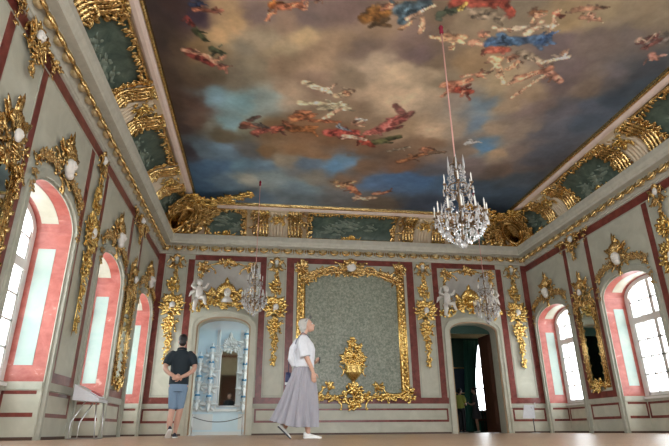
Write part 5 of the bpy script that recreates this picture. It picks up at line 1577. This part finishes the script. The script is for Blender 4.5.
bg.rings(R_, 0, True); part('pouch', bg, 'bag_blue', bag)
bg = G(); bg.box(.03, .058, -.262, -.222, .715, .75); bg.box(-.02, .045, -.266, -.256, .725, .755); part('patch', bg, 'white_paint', bag)
bg = G(); bg.tube([V(.05, -.215, .88), V(.10, -.215, 1.05), V(.13, -.10, 1.36), V(.10, -.02, 1.455), V(.02, .06, 1.42), V(-.12, .135, 1.25), V(-.20, .11, 1.05), V(-.19, -.06, .93), V(-.13, -.215, .88)], .006, 6); part('strap', bg, 'bag_blue', bag)
ph = thing('phone', 'small black phone held at the chest of the person in white', 'phone', wroot.location + Vector((0, 0, 0)), wroot.rotation_euler.z)
g = G(); g.hexa([V(-.105, .222, 1.03), V(-.035, .232, 1.03), V(-.035, .242, 1.03), V(-.105, .232, 1.03), V(-.105, .230, 1.12), V(-.035, .240, 1.12), V(-.035, .250, 1.12), V(-.105, .240, 1.12)]); part('case', g, 'black', ph)

for t_, v_ in ((bag, V(-.04, -.222, .70)), (ph, V(-.07, .23, 1.03))):
    t_.location = wroot.location + Matrix.Rotation(wroot.rotation_euler.z, 3, 'Z') @ v_
    for c_ in COL.objects:
        if c_.parent is t_: c_.location = -v_

# -- the man, seen from behind, hands clasped at his back
mroot = thing('person', 'person in dark polo shirt and denim shorts seen from behind, hands clasped at the back', 'person', (-1.47, 9.95, 0), .10)
mroot.scale = (.94, 1, 1)
b = G()
rings_body(b, [(.84, 0, 0, .160, .11), (.94, 0, 0, .165, .115), (1.05, 0, .005, .150, .105), (1.18, 0, .01, .165, .115), (1.32, 0, .005, .190, .118), (1.41, 0, -.005, .175, .095), (1.46, 0, -.01, .11, .07), (1.49, 0, -.01, .066, .058)])
limb(b, [(0, -.012, 1.44), (0, -.004, 1.52), (0, .012, 1.58)], [.066, .058, .056])
MR = Matrix.Rotation(.05, 3, 'X')
mq = head_geo(b, (0, .022, 1.652), MR, 1.08)
limb(b, [(-.190, -.005, 1.415), (-.240, -.02, 1.29), (-.272, -.075, 1.165), (-.19, -.165, 1.07), (-.075, -.185, 1.015)], [.062, .054, .044, .038, .028])
limb(b, [(.190, -.005, 1.415), (.240, -.02, 1.29), (.266, -.075, 1.16), (.16, -.165, 1.055), (.03, -.205, .995)], [.062, .054, .044, .038, .028])
hand(b, (-.075, -.185, 1.015), (1, -.05, -.28), (0, -.8, -.6), -1, 1.05, .5)
hand(b, (.03, -.205, .995), (-1, -.15, -.12), (0, .9, .25), 1, 1.05, .55)
limb(b, [(.085, 0, .86), (.07, .03, .49), (.04, .06, .30), (.015, .10, .085)], [.095, .060, .058, .036])
limb(b, [(-.085, 0, .86), (-.075, .0, .49), (-.085, -.07, .30), (-.085, -.10, .135)], [.095, .060, .058, .036])
fuse('body', b, 'skin_tan', .0062, mroot)
face_parts(mroot, mq, MR, 1.08)
hr = G(); hr.ball(mq(0, -.022, .040), .086, .104, .094, nu=16, nv=10, rot=MR); hr.ball(mq(0, -.065, -.025), .072, .054, .068, nu=14, nv=9, rot=MR); hr.ball(mq(0, .03, .10), .058, .055, .035, nu=12, nv=8, rot=MR)
fuse('hair', hr, 'hair_dark', .008, mroot, 1)
po = G()
rings_body(po, [(.885, 0, .0, .182, .132), (.95, 0, 0, .182, .132), (1.08, 0, .006, .178, .128), (1.20, 0, .01, .182, .130), (1.32, 0, .005, .196, .130), (1.41, 0, -.005, .190, .108), (1.46, 0, -.01, .125, .082), (1.495, 0, -.01, .078, .070)])
limb(po, [(-.168, -.005, 1.40), (-.220, -.015, 1.34), (-.260, -.05, 1.225)], [.084, .080, .070], end=False); limb(po, [(.165, -.005, 1.40), (.220, -.015, 1.34), (.256, -.05, 1.225)], [.084, .080, .070], end=False)
fuse('polo_shirt', po, 'polo', .010, mroot, 2)
co = G(); co.tube([V(.075 * math.cos(2 * PI * i / 18), -.01 + .068 * math.sin(2 * PI * i / 18), 1.505 + .012 * math.sin(2 * PI * i / 18) * -1) for i in range(19)], .020, 8); part('collar', co, 'polo', mroot)
so = G()
rings_body(so, [(.76, 0, 0, .155, .120), (.82, 0, 0, .178, .130), (.90, 0, 0, .176, .126), (.93, 0, 0, .170, .12)])
limb(so, [(.080, 0, .82), (.072, .015, .66), (.062, .03, .52)], [.098, .088, .076]); limb(so, [(-.080, 0, .82), (-.074, .0, .66), (-.070, .0, .51)], [.098, .088, .076])
fuse('denim_shorts', so, 'denim', .009, mroot, 1)
shoe(mroot, (.015, .105, .090), -.05, 0, 1.06, 'shoe_navy', 'shoe_white')
shoe(mroot, (-.085, -.105, .155), .25, .62, 1.06, 'shoe_navy', 'shoe_white')


# -- two people in the green room
def visitor(label, loc, rz, top_m, low_m, hair_m, bare, dress, h):
    t = thing('person', label, 'person', loc, rz)
    b = G(); k = h / 1.70
    rings_body(b, [(.84, 0, 0, .150, .105), (.94, 0, 0, .155, .11), (1.05, 0, 0, .135, .10), (1.22, 0, .005, .155, .11), (1.34, 0, 0, .165, .10), (1.40, 0, -.01, .12, .07), (1.44, 0, -.01, .06, .052)])
    limb(b, [(0, -.012, 1.39), (0, 0, 1.46), (0, .012, 1.52)], [.058, .05, .05])
    R_ = Matrix.Rotation(-.12, 3, 'X'); q = head_geo(b, (0, .02, 1.575), R_, .98)
    for s in (-1, 1):
        limb(b, [(s * .165, -.005, 1.36), (s * .20, 0, 1.22), (s * .20, .05, 1.08), (s * .15, .16, 1.04), (s * .09, .22, 1.06)], [.052, .045, .037, .031, .024])
        hand(b, (s * .09, .22, 1.06), (-s * .5, .7, .2), (-s * .4, -.4, .7), s, .95, .6)
        limb(b, [(s * .085, 0, .86), (s * .085, .015, .49), (s * .085, 0, .30), (s * .085, -.005, .085)], [.088, .057, .053, .035])
    fuse('body', b, 'skin', .009, t)
    face_parts(t, q, R_, .98)
    hr = G(); hr.ball(q(0, -.025, .040), .084, .095, .090, nu=14, nv=9, rot=R_); hr.ball(q(0, -.07, -.03), .07, .05, .08, nu=12, nv=8, rot=R_); fuse('hair', hr, hair_m, .010, t, 1)
    to = G(); rings_body(to, [(.90, 0, 0, .168, .125), (1.05, 0, 0, .158, .12), (1.22, 0, .006, .172, .126), (1.34, 0, 0, .182, .115), (1.40, 0, -.01, .135, .085), (1.43, 0, -.01, .08, .07)])
    for s in (-1, 1): limb(to, [(s * .15, 0, 1.35), (s * .198, 0, 1.26), (s * .202, .02, 1.16)], [.072, .068, .062])
    fuse('top', to, top_m, .012, t, 2)
    lo = G()
    if dress: rings_body(lo, [(.50, 0, 0, .235, .19), (.70, 0, 0, .20, .16), (.92, 0, 0, .166, .125)])
    else:
        rings_body(lo, [(.78, 0, 0, .150, .115), (.85, 0, 0, .172, .126), (.94, 0, 0, .165, .12)])
        for s in (-1, 1): limb(lo, [(s * .085, 0, .82), (s * .085, .01, .49), (s * .085, 0, .13)], [.098, .078, .062])
    fuse('skirt' if dress else 'trousers', lo, low_m, .012, t, 1)
    for s in (-1, 1): shoe(t, (s * .085, 0, .087), s * -.12, 0, .98, 'shoe_white' if bare else 'shoe_navy', 'shoe_white')
    t.scale = (k, k, k)


visitor('person in yellow green top and dark trousers, left of two in the dark doorway', (7.68, 20.35, 0), -1.0, 'yellow_green', 'black', 'hair_dark', False, False, 1.62)
visitor('person in grey dress and white shoes, right of two in the dark doorway', (8.02, 19.7, 0), 1.2, 'charcoal', 'charcoal', 'hair_dark', True, True, 1.60)
